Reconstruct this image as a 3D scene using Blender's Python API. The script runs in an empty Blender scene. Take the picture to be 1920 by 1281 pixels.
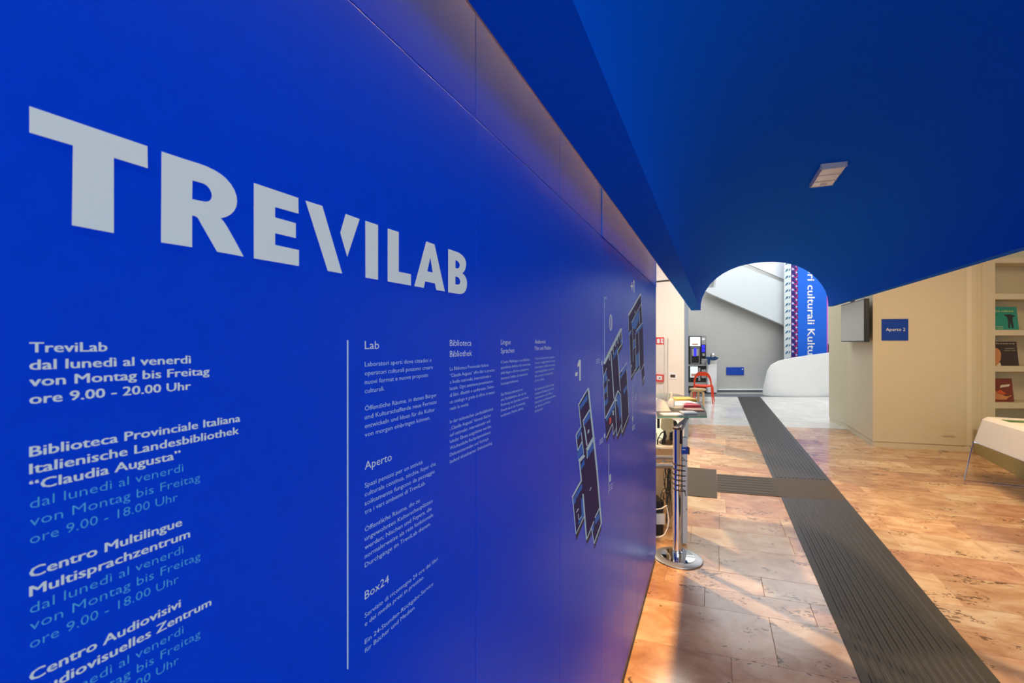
import bpy, bmesh, math, random
from mathutils import Vector, Matrix
from mathutils.geometry import tessellate_polygon
R = random.Random(7)
D = bpy.data
SC = bpy.context.scene
COL = SC.collection

# ------------------------------------------------------------------ camera
F = 853.0; EYE = 1.6; CX = 960.0; CY = 640.5
cam_d = D.cameras.new('camera'); cam = D.objects.new('camera', cam_d); COL.objects.link(cam)
cam.location = (0, 0, EYE); cam.rotation_euler = (math.pi/2, 0, 0)
cam_d.sensor_width = 36; cam_d.lens = 36*F/1920; cam_d.clip_start = 0.02; cam_d.clip_end = 100
cam_d.dof.use_dof = True; cam_d.dof.focus_distance = 1.25; cam_d.dof.aperture_fstop = 11.0
SC.camera = cam

# ------------------------------------------------------------------ world, lights, exposure
w = D.worlds.new('world'); SC.world = w; w.use_nodes = True
w.node_tree.nodes['Background'].inputs[0].default_value = (0.80, 0.90, 1.0, 1)
w.node_tree.nodes['Background'].inputs[1].default_value = 0.42
vs = SC.view_settings
vs.view_transform = 'Standard'; vs.look = 'None'; vs.exposure = 0.0; vs.gamma = 1.0; vs.use_curve_mapping = False

VPX = 1338.0
_n = math.hypot(VPX-CX, F)
U = Vector(((VPX-CX)/_n, F/_n, 0))          # along the corridor
V = Vector((U.y, -U.x, 0))                  # to the right of the corridor
UP = Vector((0, 0, 1))
YAW = math.atan2(U.y, U.x)

def area(name, loc, target, size, sizey, power, color, spread=180):
    l = D.lights.new(name, 'AREA'); l.shape = 'RECTANGLE'; l.size = size; l.size_y = sizey
    l.energy = power; l.color = color; l.spread = math.radians(spread)
    o = D.objects.new(name, l); COL.objects.link(o); o.location = loc
    o.rotation_euler = (Vector(target)-Vector(loc)).to_track_quat('-Z', 'Y').to_euler()
    return o
sun = D.lights.new('sun', 'SUN'); sun.energy = 3.4; sun.angle = math.radians(2.2); sun.color = (1.0, 0.76, 0.50)
so = D.objects.new('sun', sun); COL.objects.link(so)
so.rotation_euler = Vector((0.58, -1.0, -0.80)).to_track_quat('-Z', 'Y').to_euler()
# added unseen fill lamps: whitening the far hall, lighting wall and vault from behind
area('hall_fill', (7.4, 11.8, 5.3), (7.4, 11.8, 0), 9.0, 4.6, 440, (0.93, 0.97, 1.0))
area('rear_fill', (1.2, -2.6, 1.9), (1.2, 3.0, 1.9), 3.4, 2.2, 76, (0.86, 0.95, 1.0))
# warm ceiling lamps of the side room on the right
area('side_room_lamp', (4.5, 4.2, 3.2), (4.9, 4.4, 0), 1.2, 1.2, 90, (1.0, 0.69, 0.33))
area('reception_lamp', (1.9, 5.7, 3.1), (1.95, 6.4, 0.8), 0.5, 0.5, 90, (1.0, 0.88, 0.72))

# ------------------------------------------------------------------ helpers
def W(px, py, Z):                            # point at depth Z on the sight line of a pixel
    return Vector(((px-CX)/F*Z, Z, EYE+(CY-py)/F*Z))
def fl(px, py, z=0.0):                       # point of the horizontal plane z
    Z = (EYE-z)*F/(py-CY); return Vector(((px-CX)/F*Z, Z, z))
def DV(d, s, z=0.0):                         # corridor coordinates: d to the right, s along
    return V*d + U*s + Vector((0, 0, z))
DW = 0.3848                                  # distance of the blue wall from the eye
def wl(px, py, off=0.0):                     # point of the blue wall
    a = (px-CX)/F; s = None
    # ray t*(a,1,b), dot V = -DW+off
    t = (-DW+off)/(a*V.x+V.y); return Vector((a*t, t, EYE+(CY-py)/F*t))

def props(o, label=None, cat=None, group=None, kind=None):
    if label: o['label'] = label
    if cat: o['category'] = cat
    if group: o['group'] = group
    if kind: o['kind'] = kind
    return o
def empty(name, loc, rz=0, label=None, cat=None, group=None):
    o = D.objects.new(name, None); COL.objects.link(o); o.location = loc; o.rotation_euler = (0, 0, rz)
    o.empty_display_size = 0.1
    return props(o, label, cat, group)
def link(name, me, mat, parent=None, label=None):
    if mat and not me.materials: me.materials.append(mat)
    o = D.objects.new(name, me); COL.objects.link(o)
    if parent:
        o.parent = parent
        if label != 'LOCAL':
            o.matrix_parent_inverse = parent_world(parent).inverted()
    if label and label != 'LOCAL': o['label'] = label
    return o
def parent_world(p):
    m = Matrix.LocRotScale(p.location, p.rotation_euler, p.scale)
    if p.parent: m = parent_world(p.parent) @ p.matrix_parent_inverse @ m
    return m
def bm_link(name, bm, mat, parent=None, label=None, smooth=False):
    bmesh.ops.recalc_face_normals(bm, faces=bm.faces)
    me = D.meshes.new(name); bm.to_mesh(me); bm.free()
    if smooth:
        for p in me.polygons: p.use_smooth = True
        try: me.set_sharp_from_angle(angle=math.radians(40))
        except Exception: pass
    return link(name, me, mat, parent, label)
def box(bm, c, size, ax=None, bevel=0.0):
    """box centred at c, size along axes ax (three unit vectors)"""
    ax = ax or (Vector((1,0,0)), Vector((0,1,0)), UP)
    r = bmesh.ops.create_cube(bm, size=1.0)
    vs_ = r['verts']
    for v in vs_:
        v.co = Vector(c) + ax[0]*(v.co.x*size[0]) + ax[1]*(v.co.y*size[1]) + ax[2]*(v.co.z*size[2])
    if bevel:
        es = list({e for v in vs_ for e in v.link_edges})
        bmesh.ops.bevel(bm, geom=es, offset=bevel, segments=2, affect='EDGES', profile=0.5)
    return vs_
CA = (V, U, UP)
def prism(bm, pts, vec):
    """closed prism: polygon pts (Vectors) extruded by vec"""
    vec = Vector(vec); n = len(pts)
    a = [bm.verts.new(p) for p in pts]; b = [bm.verts.new(Vector(p)+vec) for p in pts]
    for t in tessellate_polygon([[Vector(p) for p in pts]]):
        try:
            bm.faces.new([a[i] for i in t]); bm.faces.new([b[i] for i in reversed(t)])
        except ValueError: pass
    for i in range(n):
        j = (i+1) % n; bm.faces.new([a[i], a[j], b[j], b[i]])
def tube(bm, pts, r, seg=10, cap=True):
    pts = [Vector(p) for p in pts]; rs = r if isinstance(r, (list, tuple)) else [r]*len(pts)
    rings = []; prev = None
    for i, p in enumerate(pts):
        t = (pts[min(i+1, len(pts)-1)] - pts[max(i-1, 0)])
        if t.length < 1e-9: t = Vector((0,0,1))
        t.normalize()
        if prev is None:
            n = t.orthogonal().normalized()
        else:
            n = (prev - t*prev.dot(t))
            n = n.normalized() if n.length > 1e-6 else t.orthogonal().normalized()
        prev = n; b = t.cross(n)
        rings.append([bm.verts.new(p + (n*math.cos(2*math.pi*k/seg) + b*math.sin(2*math.pi*k/seg))*rs[i]) for k in range(seg)])
    for i in range(len(rings)-1):
        for k in range(seg):
            bm.faces.new([rings[i][k], rings[i][(k+1)%seg], rings[i+1][(k+1)%seg], rings[i+1][k]])
    if cap:
        bm.faces.new(rings[0][::-1]); bm.faces.new(rings[-1])
def lathe(bm, c, prof, seg=40, ex=Vector((1,0,0)), ey=Vector((0,1,0)), ez=UP):
    c = Vector(c); rings = []
    for r, z in prof:
        if r < 1e-6: rings.append([bm.verts.new(c+ez*z)])
        else: rings.append([bm.verts.new(c+ex*(r*math.cos(2*math.pi*k/seg))+ey*(r*math.sin(2*math.pi*k/seg))+ez*z) for k in range(seg)])
    for a, b in zip(rings, rings[1:]):
        for k in range(seg):
            q = [a[k % len(a)], a[(k+1) % len(a)], b[(k+1) % len(b)], b[k % len(b)]]
            q2 = []
            for x in q:
                if x not in q2: q2.append(x)
            if len(q2) >= 3:
                try: bm.faces.new(q2)
                except ValueError: pass

# ------------------------------------------------------------------ materials
def mat(name, col, rough=0.5, metal=0.0, coat=0.0, noise=0.0, nscale=20.0, bump=0.0, bscale=200.0, emit=None, estr=0.0, spec=0.5, trans=0.0, ior=1.45):
    m = D.materials.new(name); m.use_nodes = True; nt = m.node_tree; b = nt.nodes['Principled BSDF']
    b.inputs['Base Color'].default_value = (*col, 1); b.inputs['Roughness'].default_value = rough
    b.inputs['Metallic'].default_value = metal; b.inputs['Coat Weight'].default_value = coat
    b.inputs['Specular IOR Level'].default_value = spec
    b.inputs['Transmission Weight'].default_value = trans; b.inputs['IOR'].default_value = ior
    tc = nt.nodes.new('ShaderNodeTexCoord')
    if noise:
        n = nt.nodes.new('ShaderNodeTexNoise'); n.inputs['Scale'].default_value = nscale; n.inputs['Detail'].default_value = 6
        nt.links.new(tc.outputs['Object'], n.inputs['Vector'])
        mx = nt.nodes.new('ShaderNodeMix'); mx.data_type = 'RGBA'
        mx.inputs[6].default_value = (*[c*(1-noise) for c in col], 1); mx.inputs[7].default_value = (*[min(1, c*(1+noise)) for c in col], 1)
        nt.links.new(n.outputs['Fac'], mx.inputs[0]); nt.links.new(mx.outputs[2], b.inputs['Base Color'])
    if bump:
        n = nt.nodes.new('ShaderNodeTexNoise'); n.inputs['Scale'].default_value = bscale; n.inputs['Detail'].default_value = 3
        nt.links.new(tc.outputs['Object'], n.inputs['Vector'])
        bp = nt.nodes.new('ShaderNodeBump'); bp.inputs['Strength'].default_value = bump; bp.inputs['Distance'].default_value = 0.002
        nt.links.new(n.outputs['Fac'], bp.inputs['Height']); nt.links.new(bp.outputs[0], b.inputs['Normal'])
    if emit:
        b.inputs['Emission Color'].default_value = (*emit, 1); b.inputs['Emission Strength'].default_value = estr
    return m
M = {}
M['blue_panel'] = mat('blue_panel', (0.0, 0.056, 0.80), 0.27, spec=0.10, noise=0.06, nscale=60, bump=0.05, bscale=500)
M['blue_paint'] = mat('blue_paint', (0.0, 0.13, 0.86), 0.80, spec=0.04, noise=0.07, nscale=45, bump=0.25, bscale=260)
M['cream'] = mat('cream', (0.72, 0.65, 0.46), 0.55, noise=0.03, nscale=8, bump=0.08)
M['cream_left'] = mat('cream_left', (0.85, 0.78, 0.68), 0.55, noise=0.03, nscale=8)
M['hall_grey'] = mat('hall_grey', (0.47, 0.47, 0.45), 0.7, noise=0.05, nscale=6)
M['hall_white'] = mat('hall_white', (0.86, 0.88, 0.88), 0.6, noise=0.03, nscale=5)
M['parapet'] = mat('parapet', (0.90, 0.90, 0.88), 0.5, noise=0.04, nscale=3)
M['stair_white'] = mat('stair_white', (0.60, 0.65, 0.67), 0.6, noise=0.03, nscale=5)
M['letter'] = mat('letter', (0.66, 0.86, 0.95), 0.4, spec=0.1)
M['letter_blue'] = mat('letter_blue', (0.08, 0.46, 0.90), 0.4, spec=0.1)
M['letter_pale'] = mat('letter_pale', (0.50, 0.78, 0.98), 0.4, spec=0.1)
M['plan_dark'] = mat('plan_dark', (0.018, 0.010, 0.11), 0.5, spec=0.1)
M['plan_shade'] = mat('plan_shade', (0.010, 0.006, 0.03), 0.4, spec=0.1)
M['plan_blue'] = mat('plan_blue', (0.008, 0.16, 0.72), 0.4, spec=0.1)
M['red'] = mat('red', (0.75, 0.03, 0.02), 0.4)
M['white'] = mat('white', (0.85, 0.86, 0.86), 0.5)
M['paper'] = mat('paper', (0.86, 0.88, 0.88), 0.6, noise=0.04, nscale=30)
M['black'] = mat('black', (0.012, 0.012, 0.014), 0.4)
M['rubber_black'] = mat('rubber_black', (0.015, 0.014, 0.013), 0.5)
M['chrome'] = mat('chrome', (0.80, 0.82, 0.85), 0.09, metal=1.0)
M['satin_steel'] = mat('satin_steel', (0.50, 0.50, 0.50), 0.40, metal=1.0, bump=0.15, bscale=400)
M['alu'] = mat('alu', (0.72, 0.76, 0.80), 0.35, metal=0.4)
M['alu_dark'] = mat('alu_dark', (0.25, 0.27, 0.30), 0.4, metal=0.5)
M['mirror'] = mat('mirror', (0.55, 0.55, 0.55), 0.03, metal=1.0)
M['sign_blue'] = mat('sign_blue', (0.004, 0.055, 0.42), 0.4)
M['banner_blue'] = mat('banner_blue', (0.004, 0.13, 0.72), 0.6)
M['banner_navy'] = mat('banner_navy', (0.02, 0.015, 0.16), 0.6)
M['banner_grey'] = mat('banner_grey', (0.62, 0.68, 0.68), 0.6)
M['banner_teal'] = mat('banner_teal', (0.02, 0.13, 0.24), 0.6)
M['banner_red'] = mat('banner_red', (0.55, 0.02, 0.16), 0.6)
M['banner_pale'] = mat('banner_pale', (0.45, 0.50, 0.85), 0.6)
M['pink'] = mat('pink', (0.80, 0.12, 0.62), 0.6)
M['grout'] = mat('grout', (0.34, 0.22, 0.14), 0.7)
M['slate'] = mat('slate', (0.10, 0.115, 0.13), 0.45, noise=0.15, nscale=30)
M['orange'] = mat('orange', (0.86, 0.065, 0.015), 0.35)
M['birch'] = mat('birch', (0.68, 0.46, 0.25), 0.45, noise=0.12, nscale=25)
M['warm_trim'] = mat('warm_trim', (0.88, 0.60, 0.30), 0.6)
M['dark_line'] = mat('dark_line', (0.03, 0.02, 0.015), 0.6)
M['beige_plastic'] = mat('beige_plastic', (0.62, 0.55, 0.40), 0.4, noise=0.1, nscale=30)
M['brown_dark'] = mat('brown_dark', (0.09, 0.055, 0.035), 0.35)
M['yellow'] = mat('yellow', (0.75, 0.45, 0.06), 0.5)
M['book_red'] = mat('book_red', (0.62, 0.02, 0.05), 0.4)
M['salmon'] = mat('salmon', (0.60, 0.33, 0.24), 0.5)
M['lamp_housing'] = mat('lamp_housing', (0.90, 0.89, 0.78), 0.35)
M['lamp_lens'] = mat('lamp_lens', (0.92, 0.90, 0.78), 0.2, noise=0.05, nscale=120)
M['olive'] = mat('olive', (0.45, 0.38, 0.17), 0.5, noise=0.04, nscale=10)  # cream darkened to olive: shade behind the table put into the colour
M['table_white'] = mat('table_white', (0.82, 0.77, 0.70), 0.45, noise=0.03, nscale=10)
M['screen'] = mat('screen', (0.50, 0.49, 0.43), 0.12, coat=0.5)  # grey base stands in for the hall reflected on dark glass
M['grey_glass'] = mat('grey_glass', (0.28, 0.36, 0.46), 0.2, coat=0.3)
def glass(name, col, rough=0.0, opac=0.3):
    m = D.materials.new(name); m.use_nodes = True; nt = m.node_tree
    for n in list(nt.nodes): nt.nodes.remove(n)
    out = nt.nodes.new('ShaderNodeOutputMaterial'); tr = nt.nodes.new('ShaderNodeBsdfTransparent'); gl = nt.nodes.new('ShaderNodeBsdfGlossy')
    tr.inputs[0].default_value = (*col, 1); gl.inputs['Roughness'].default_value = rough
    fr = nt.nodes.new('ShaderNodeFresnel'); fr.inputs[0].default_value = 1.5; mx = nt.nodes.new('ShaderNodeMixShader')
    nt.links.new(fr.outputs[0], mx.inputs[0]); nt.links.new(tr.outputs[0], mx.inputs[1]); nt.links.new(gl.outputs[0], mx.inputs[2])
    nt.links.new(mx.outputs[0], out.inputs[0]); return m
M['glass_green'] = glass('glass_green', (0.80, 0.93, 0.86))
M['acrylic'] = glass('acrylic', (0.96, 0.97, 0.97))
M['glass_edge'] = mat('glass_edge', (0.16, 0.42, 0.30), 0.2, coat=0.4)
M['acrylic_edge'] = mat('acrylic_edge', (0.80, 0.84, 0.84), 0.3)

def stone(name, base, light, dark, rough, pits=1.0):
    m = D.materials.new(name); m.use_nodes = True; nt = m.node_tree; b = nt.nodes['Principled BSDF']; L = nt.links
    tc = nt.nodes.new('ShaderNodeTexCoord'); oi = nt.nodes.new('ShaderNodeObjectInfo')
    vm = nt.nodes.new('ShaderNodeVectorMath'); vm.operation = 'MULTIPLY_ADD'
    cmb = nt.nodes.new('ShaderNodeCombineXYZ'); mlt = nt.nodes.new('ShaderNodeMath'); mlt.operation = 'MULTIPLY'; mlt.inputs[1].default_value = 23.0
    L.new(oi.outputs['Random'], mlt.inputs[0]); L.new(mlt.outputs[0], cmb.inputs[2]); L.new(mlt.outputs[0], cmb.inputs[0])
    mp = nt.nodes.new('ShaderNodeMapping'); mp.inputs['Rotation'].default_value = (0, 0, -math.radians(-18)); 
    L.new(tc.outputs['Object'], mp.inputs['Vector'])
    vm.inputs[1].default_value = (1.0, 1.5, 1.0); L.new(mp.outputs[0], vm.inputs[0]); L.new(cmb.outputs[0], vm.inputs[2])
    n1 = nt.nodes.new('ShaderNodeTexNoise'); n1.inputs['Scale'].default_value = 4.6; n1.inputs['Detail'].default_value = 9; n1.inputs['Roughness'].default_value = 0.62; n1.inputs['Distortion'].default_value = 0.6
    L.new(vm.outputs[0], n1.inputs['Vector'])
    r1 = nt.nodes.new('ShaderNodeValToRGB'); e = r1.color_ramp.elements
    e[0].position = 0.33; e[0].color = (*dark, 1); e[1].position = 0.66; e[1].color = (*light, 1)
    k = r1.color_ramp.elements.new(0.50); k.color = (*base, 1); L.new(n1.outputs['Fac'], r1.inputs[0])
    # tone of the individual slab
    hs = nt.nodes.new('ShaderNodeHueSaturation'); mr = nt.nodes.new('ShaderNodeMapRange')
    mr.inputs[3].default_value = 0.88; mr.inputs[4].default_value = 1.10; L.new(oi.outputs['Random'], mr.inputs[0]); L.new(mr.outputs[0], hs.inputs['Value'])
    L.new(r1.outputs[0], hs.inputs['Color'])
    # pits: dark flecks where a fine and a coarse noise meet
    n2 = nt.nodes.new('ShaderNodeTexNoise'); n2.inputs['Scale'].default_value = 34; n2.inputs['Detail'].default_value = 5; n2.inputs['Distortion'].default_value = 0.4
    n3 = nt.nodes.new('ShaderNodeTexNoise'); n3.inputs['Scale'].default_value = 4.0; n3.inputs['Detail'].default_value = 2
    L.new(vm.outputs[0], n2.inputs['Vector']); L.new(vm.outputs[0], n3.inputs['Vector'])
    a = nt.nodes.new('ShaderNodeMath'); a.operation = 'MULTIPLY'; L.new(n2.outputs['Fac'], a.inputs[0]); L.new(n3.outputs['Fac'], a.inputs[1])
    r2 = nt.nodes.new('ShaderNodeValToRGB'); r2.color_ramp.elements[0].position = 0.352; r2.color_ramp.elements[0].color = (0,0,0,1)
    r2.color_ramp.elements[1].position = 0.378; r2.color_ramp.elements[1].color = (1,1,1,1); L.new(a.outputs[0], r2.inputs[0])
    pm = nt.nodes.new('ShaderNodeMath'); pm.operation = 'MULTIPLY'; pm.inputs[1].default_value = 0.85*pits; L.new(r2.outputs[0], pm.inputs[0])
    mx = nt.nodes.new('ShaderNodeMix'); mx.data_type = 'RGBA'; L.new(pm.outputs[0], mx.inputs[0]); L.new(hs.outputs[0], mx.inputs[6])
    mx.inputs[7].default_value = (dark[0]*0.25, dark[1]*0.22, dark[2]*0.22, 1); L.new(mx.outputs[2], b.inputs['Base Color'])
    b.inputs['Roughness'].default_value = rough; b.inputs['Specular IOR Level'].default_value = 0.5
    bp = nt.nodes.new('ShaderNodeBump'); bp.inputs['Strength'].default_value = 0.25; bp.inputs['Distance'].default_value = 0.001; bp.invert = True
    L.new(pm.outputs[0], bp.inputs['Height']); L.new(bp.outputs[0], b.inputs['Normal'])
    return m
M['stone_a'] = stone('pink_marble', (0.60, 0.35, 0.19), (0.72, 0.49, 0.30), (0.46, 0.23, 0.115), 0.17)
M['stone_b'] = stone('pale_marble', (0.66, 0.43, 0.25), (0.75, 0.56, 0.37), (0.52, 0.29, 0.15), 0.17)
M['stone_c'] = stone('red_marble', (0.50, 0.26, 0.15), (0.60, 0.36, 0.22), (0.38, 0.18, 0.10), 0.17)
M['stone_grey'] = stone('grey_marble', (0.62, 0.61, 0.58), (0.68, 0.67, 0.64), (0.55, 0.53, 0.50), 0.14, pits=0.15)

def carpet_mat():
    m = mat('ribbed_rubber', (0.027, 0.023, 0.020), 0.42, spec=0.35, noise=0.22, nscale=9, bump=0.5, bscale=420)
    return m
M['rubber'] = carpet_mat()
M['rubber_plain'] = mat('plain_rubber', (0.062, 0.046, 0.031), 0.6, spec=0.3, noise=0.10, nscale=300, bump=0.4, bscale=500)

# ================================================================== THE SETTING
# ---- floor: grout bed, slabs as parts
floor = bm_link('floor', (lambda b: (box(b, (4.0, 6.5, -0.053), (20, 22, 0.1)), b)[1])(bmesh.new()), M['grout']); props(floor, kind='structure', label='polished pink and grey stone slab floor')
BX = Vector((0.9505, -0.3107, 0)).normalized()       # direction of the cross joints
# slab grid: point = U*a + BX*b, b measured from the line through the eye
def slab_pt(a, b): return U*a + BX*b
def ab(p):                                           # invert
    det = U.x*BX.y-U.y*BX.x
    return (p.x*BX.y-p.y*BX.x)/det, (U.x*p.y-U.y*p.x)/det
GREY_L, GREY_R = fl(1300, 796), fl(1590, 805)
def far_side(p):                                     # beyond the pink / grey boundary
    return (GREY_R-GREY_L).cross(Vector((p.x, p.y, 0))-GREY_L).z > 0
wallb = ab(fl(1180, 1262))[1]
row_px = [(1320, 1420), (1320, 1330), (1320, 1223.2), (1320, 1137.8), (1320, 1101.6), (1320, 1067.8), (1320, 1020.7), (1320, 989), (1320, 958)]
rows = [ab(fl(*q))[0] for q in row_px]
joints0 = {1: [(1372, 1260)], 2: [(1450, 1200)], 3: [(1321, 1120), (1528, 1160)], 4: [(1431, 1104)], 5: [(1348, 1045), (1560, 1085)], 6: [(1295, 1005), (1487, 1030)], 7: [(1349, 975), (1466, 985)]}
while rows[-1] < 9.6: rows.append(rows[-1] + R.choice([0.22, 0.30, 0.40, 0.40]))
rows = [rows[0]-0.8, rows[0]-0.4] + rows; SH = 2
def slab(bm, quad, top=0.0, bot=-0.02, bev=0.0012):
    v = [bm.verts.new((p.x, p.y, top)) for p in quad] ; c = sum(quad, Vector((0,0,0)))/len(quad)
    lo = [bm.verts.new((p.x, p.y, top-bev)) for p in quad]
    lo2 = [bm.verts.new((p.x, p.y, bot)) for p in quad]
    for q in v:
        d = (c-Vector((q.co.x, q.co.y, 0))); d.z = 0; d.normalize(); q.co += d*bev*1.4
    bm.faces.new(v)
    n = len(v)
    for i in range(n):
        j = (i+1) % n
        bm.faces.new([v[j], v[i], lo[i], lo[j]]); bm.faces.new([lo[j], lo[i], lo2[i], lo2[j]])
def clip_half(poly, keep):                            # clip convex polygon by keep(p)>0 (linear)
    out = []
    for i in range(len(poly)):
        a, b = poly[i], poly[(i+1) % len(poly)]; ka, kb = keep(a), keep(b)
        if ka >= 0: out.append(a)
        if (ka > 0 and kb < 0) or (ka < 0 and kb > 0): out.append(a.lerp(b, ka/(ka-kb)))
    return out
gdir = (GREY_R-GREY_L).normalized()
def near_keep(p): return -gdir.cross(Vector((p.x, p.y, 0))-GREY_L).z
cnt = 0; rest = bmesh.new(); slabs = []
G = 0.0007
for i in range(len(rows)-1):
    a0, a1 = rows[i]+G, rows[i+1]-G
    cuts = [ab(fl(*q))[1] for q in joints0.get(i-SH, [])]
    if not cuts: cuts = [wallb + R.uniform(0.2, 0.7)]
    b = cuts[-1]
    while b < 7.2: b += R.choice([0.55, 0.66, 0.72, 0.80]); cuts.append(b)
    b = cuts[0]
    lowb = wallb-0.02 if a1 < 3.4 else wallb-3.2
    while b > lowb+0.75: b -= R.choice([0.60, 0.70]); cuts.insert(0, b)
    cuts.insert(0, min(lowb, cuts[0]-0.3))
    for b0, b1 in zip(cuts, cuts[1:]):
        q = [slab_pt(a0, b0+G), slab_pt(a0, b1-G), slab_pt(a1, b1-G), slab_pt(a1, b0+G)]
        c = sum(q, Vector((0,0,0)))/4
        q = clip_half(q, near_keep)
        if len(q) < 3: continue
        if c.y < 0.2: continue
        px = CX+F*c.x/c.y
        slabs.append((c.length, q, 1100 < px < 2250 and c.y > 1.3))
slabs.sort(key=lambda t: (not t[2], t[0]))
for k, (dist, q, vis) in enumerate(slabs):
    if k < 290 and vis:
        bm = bmesh.new(); slab(bm, q)
        bm_link('floor_slab', bm, M[R.choice(['stone_a', 'stone_a', 'stone_b', 'stone_b', 'stone_c'])], floor)
    else: slab(rest, q)
props(bm_link('floor_slab', rest, M['stone_a'], floor), kind='stuff')
# grey slabs beyond the boundary
gn = Vector((-gdir.y, gdir.x, 0)); k = 0
gr_rest = bmesh.new()
for i in range(12):
    for j in range(-4, 12):
        o = GREY_L + gn*(0.003+i*0.62) + gdir*(j*0.62 - 0.4 + (0.31 if i % 2 else 0))
        q = [o, o+gdir*0.618, o+gdir*0.618+gn*0.618, o+gn*0.618]
        q = clip_half(q, lambda p: 14.35-p.y)
        if len(q) < 3: continue
        bm = bmesh.new(); slab(bm, q, bev=0.0006)
        bm_link('grey_floor_slab', bm, M['stone_grey'], floor); k += 1
gr_rest.free()

# ---- tactile guide path (ribbed rubber strip with a branch)
path = empty('tactile_guide_path', DV(0.93, 6.0), 0, 'dark ribbed rubber guide strip running down the stone floor, with side branch', 'floor guide')
T0 = 0.004
def quadslab(name, q, m, top=T0):
    bm = bmesh.new(); prism(bm, [Vector((p.x, p.y, 0.0003)) for p in q], (0, 0, top)); return bm_link(name, bm, m, path)
dl, dr = 0.632, 1.226
def s_of(p): return p.dot(U)
sJ0 = s_of(fl(1470, 934)); sJ1 = s_of(fl(1450, 897)); jb0 = s_of(fl(1592, 940)); jb1 = s_of(fl(1553, 902))
sEnd = s_of(fl(1378.7, 744.4))
quadslab('near_strip', [DV(dl, 1.0), DV(dr, 1.0), DV(dr, jb0), DV(dl, sJ0)], M['rubber'])
quadslab('junction_pad', [DV(dl, sJ0), DV(dr, jb0), DV(dr, jb1), DV(dl, sJ1)], M['rubber_plain'], T0+0.0006)
quadslab('far_strip', [DV(dl, sJ1), DV(dr, jb1), DV(dr, sEnd+0.3), DV(dl, sEnd)], M['rubber'])
def rib(p, q, wd, h=0.0042):
    d = (q-p).normalized(); n = Vector((-d.y, d.x, 0)); bm = bmesh.new(); vs = []
    for s_, e in ((p, 0), (q, 1)):
        for x, z in ((-wd/2, 0), (-wd*0.32, h), (wd*0.32, h), (wd/2, 0)):
            vs.append(bm.verts.new(s_+n*x+Vector((0, 0, T0+z))))
    for k in range(3): bm.faces.new([vs[k], vs[k+1], vs[k+5], vs[k+4]])
    bm.faces.new([vs[3], vs[2], vs[1], vs[0]]); bm.faces.new(vs[4:])
    return bm_link('rib', bm, M['rubber'], path)
NR = 13
for k in range(NR):
    d = dl+0.055+(dr-dl-0.11)*k/(NR-1); wd = 0.026
    t = (d-dl)/(dr-dl)
    a = sJ0+(jb0-sJ0)*t; b = sJ1+(jb1-sJ1)*t
    rib(DV(d, 1.0), DV(d, a-0.03), wd)
    rib(DV(d, b+0.03), DV(d, sEnd-0.05), wd)
# branch and square mat
B = [fl(1344, 889.5), fl(1450, 897), fl(1467, 932.5), fl(1344.5, 923)]
quadslab('branch_strip', [B[3], B[2], B[1], B[0]], M['rubber_plain'])
for k in range(7):
    t = (k+0.6)/7.2
    rib(B[0].lerp(B[3], t), B[1].lerp(B[2], t)-(B[1]-B[0]).normalized()*0.05, 0.024, 0.003)
Q = [fl(1344.5, 934.8), fl(1343, 881.4), fl(1262, 874.2), fl(1240, 926)]
quadslab('end_pad', Q, M['rubber_plain'], T0+0.0008)
# slate strip across the far hall
bm = bmesh.new(); q = [fl(1255, 744.3), fl(1720, 744.3), fl(1720, 739), fl(1255, 739)]
prism(bm, q, (0, 0, 0.002)); sl = bm_link('trim_1', bm, M['slate']); props(sl, kind='structure', label='dark slate strip across the floor of the far hall')

# ---- blue information wall on the left: panels with joints
S0 = -1.3; S1 = s_of(wl(1230, 700))
WT = 3.9
zseam = 1.995; zbot = 0.055
wall = bm_link('wall_left', (lambda b: (box(b, DV(-DW-0.045, (S0+S1)/2-0.004, WT/2), (0.06, S1-S0-0.01, WT-0.002), CA), b)[1])(bmesh.new()), M['blue_panel'])
props(wall, kind='structure', label='bright blue information wall with white lettering')
pj = [s_of(wl(x, 700)) for x in (892, 1050, 1128, 1168, 1194.5, 1214)]
step = 0.462
js = [S0] + pj + [S1]
for k, (a, b) in enumerate(zip(js, js[1:])):
    for z0, z1 in ((zbot, zseam), (zseam, 3.0), (3.0, WT)):
        g = 0.0007
        if k == 6: pass
        pr = 0.0025 if (k >= 3 and z0 > 1.9) else 0.0
        bm = bmesh.new(); box(bm, DV(-DW-0.008+pr, (a+b)/2, (z0+z1)/2), (0.016, b-a-2*g, z1-z0-2*g), CA, bevel=0.0006)
        bm_link('wall_panel', bm, M['blue_panel'], wall)
# recessed dark plinth
bm = bmesh.new(); box(bm, DV(-DW-0.012, (S0+S1)/2, zbot/2), (0.012, S1-S0-0.004, zbot-0.003), CA); bl = bm_link('baseboard_left', bm, M['slate']); props(bl, kind='structure')

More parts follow.
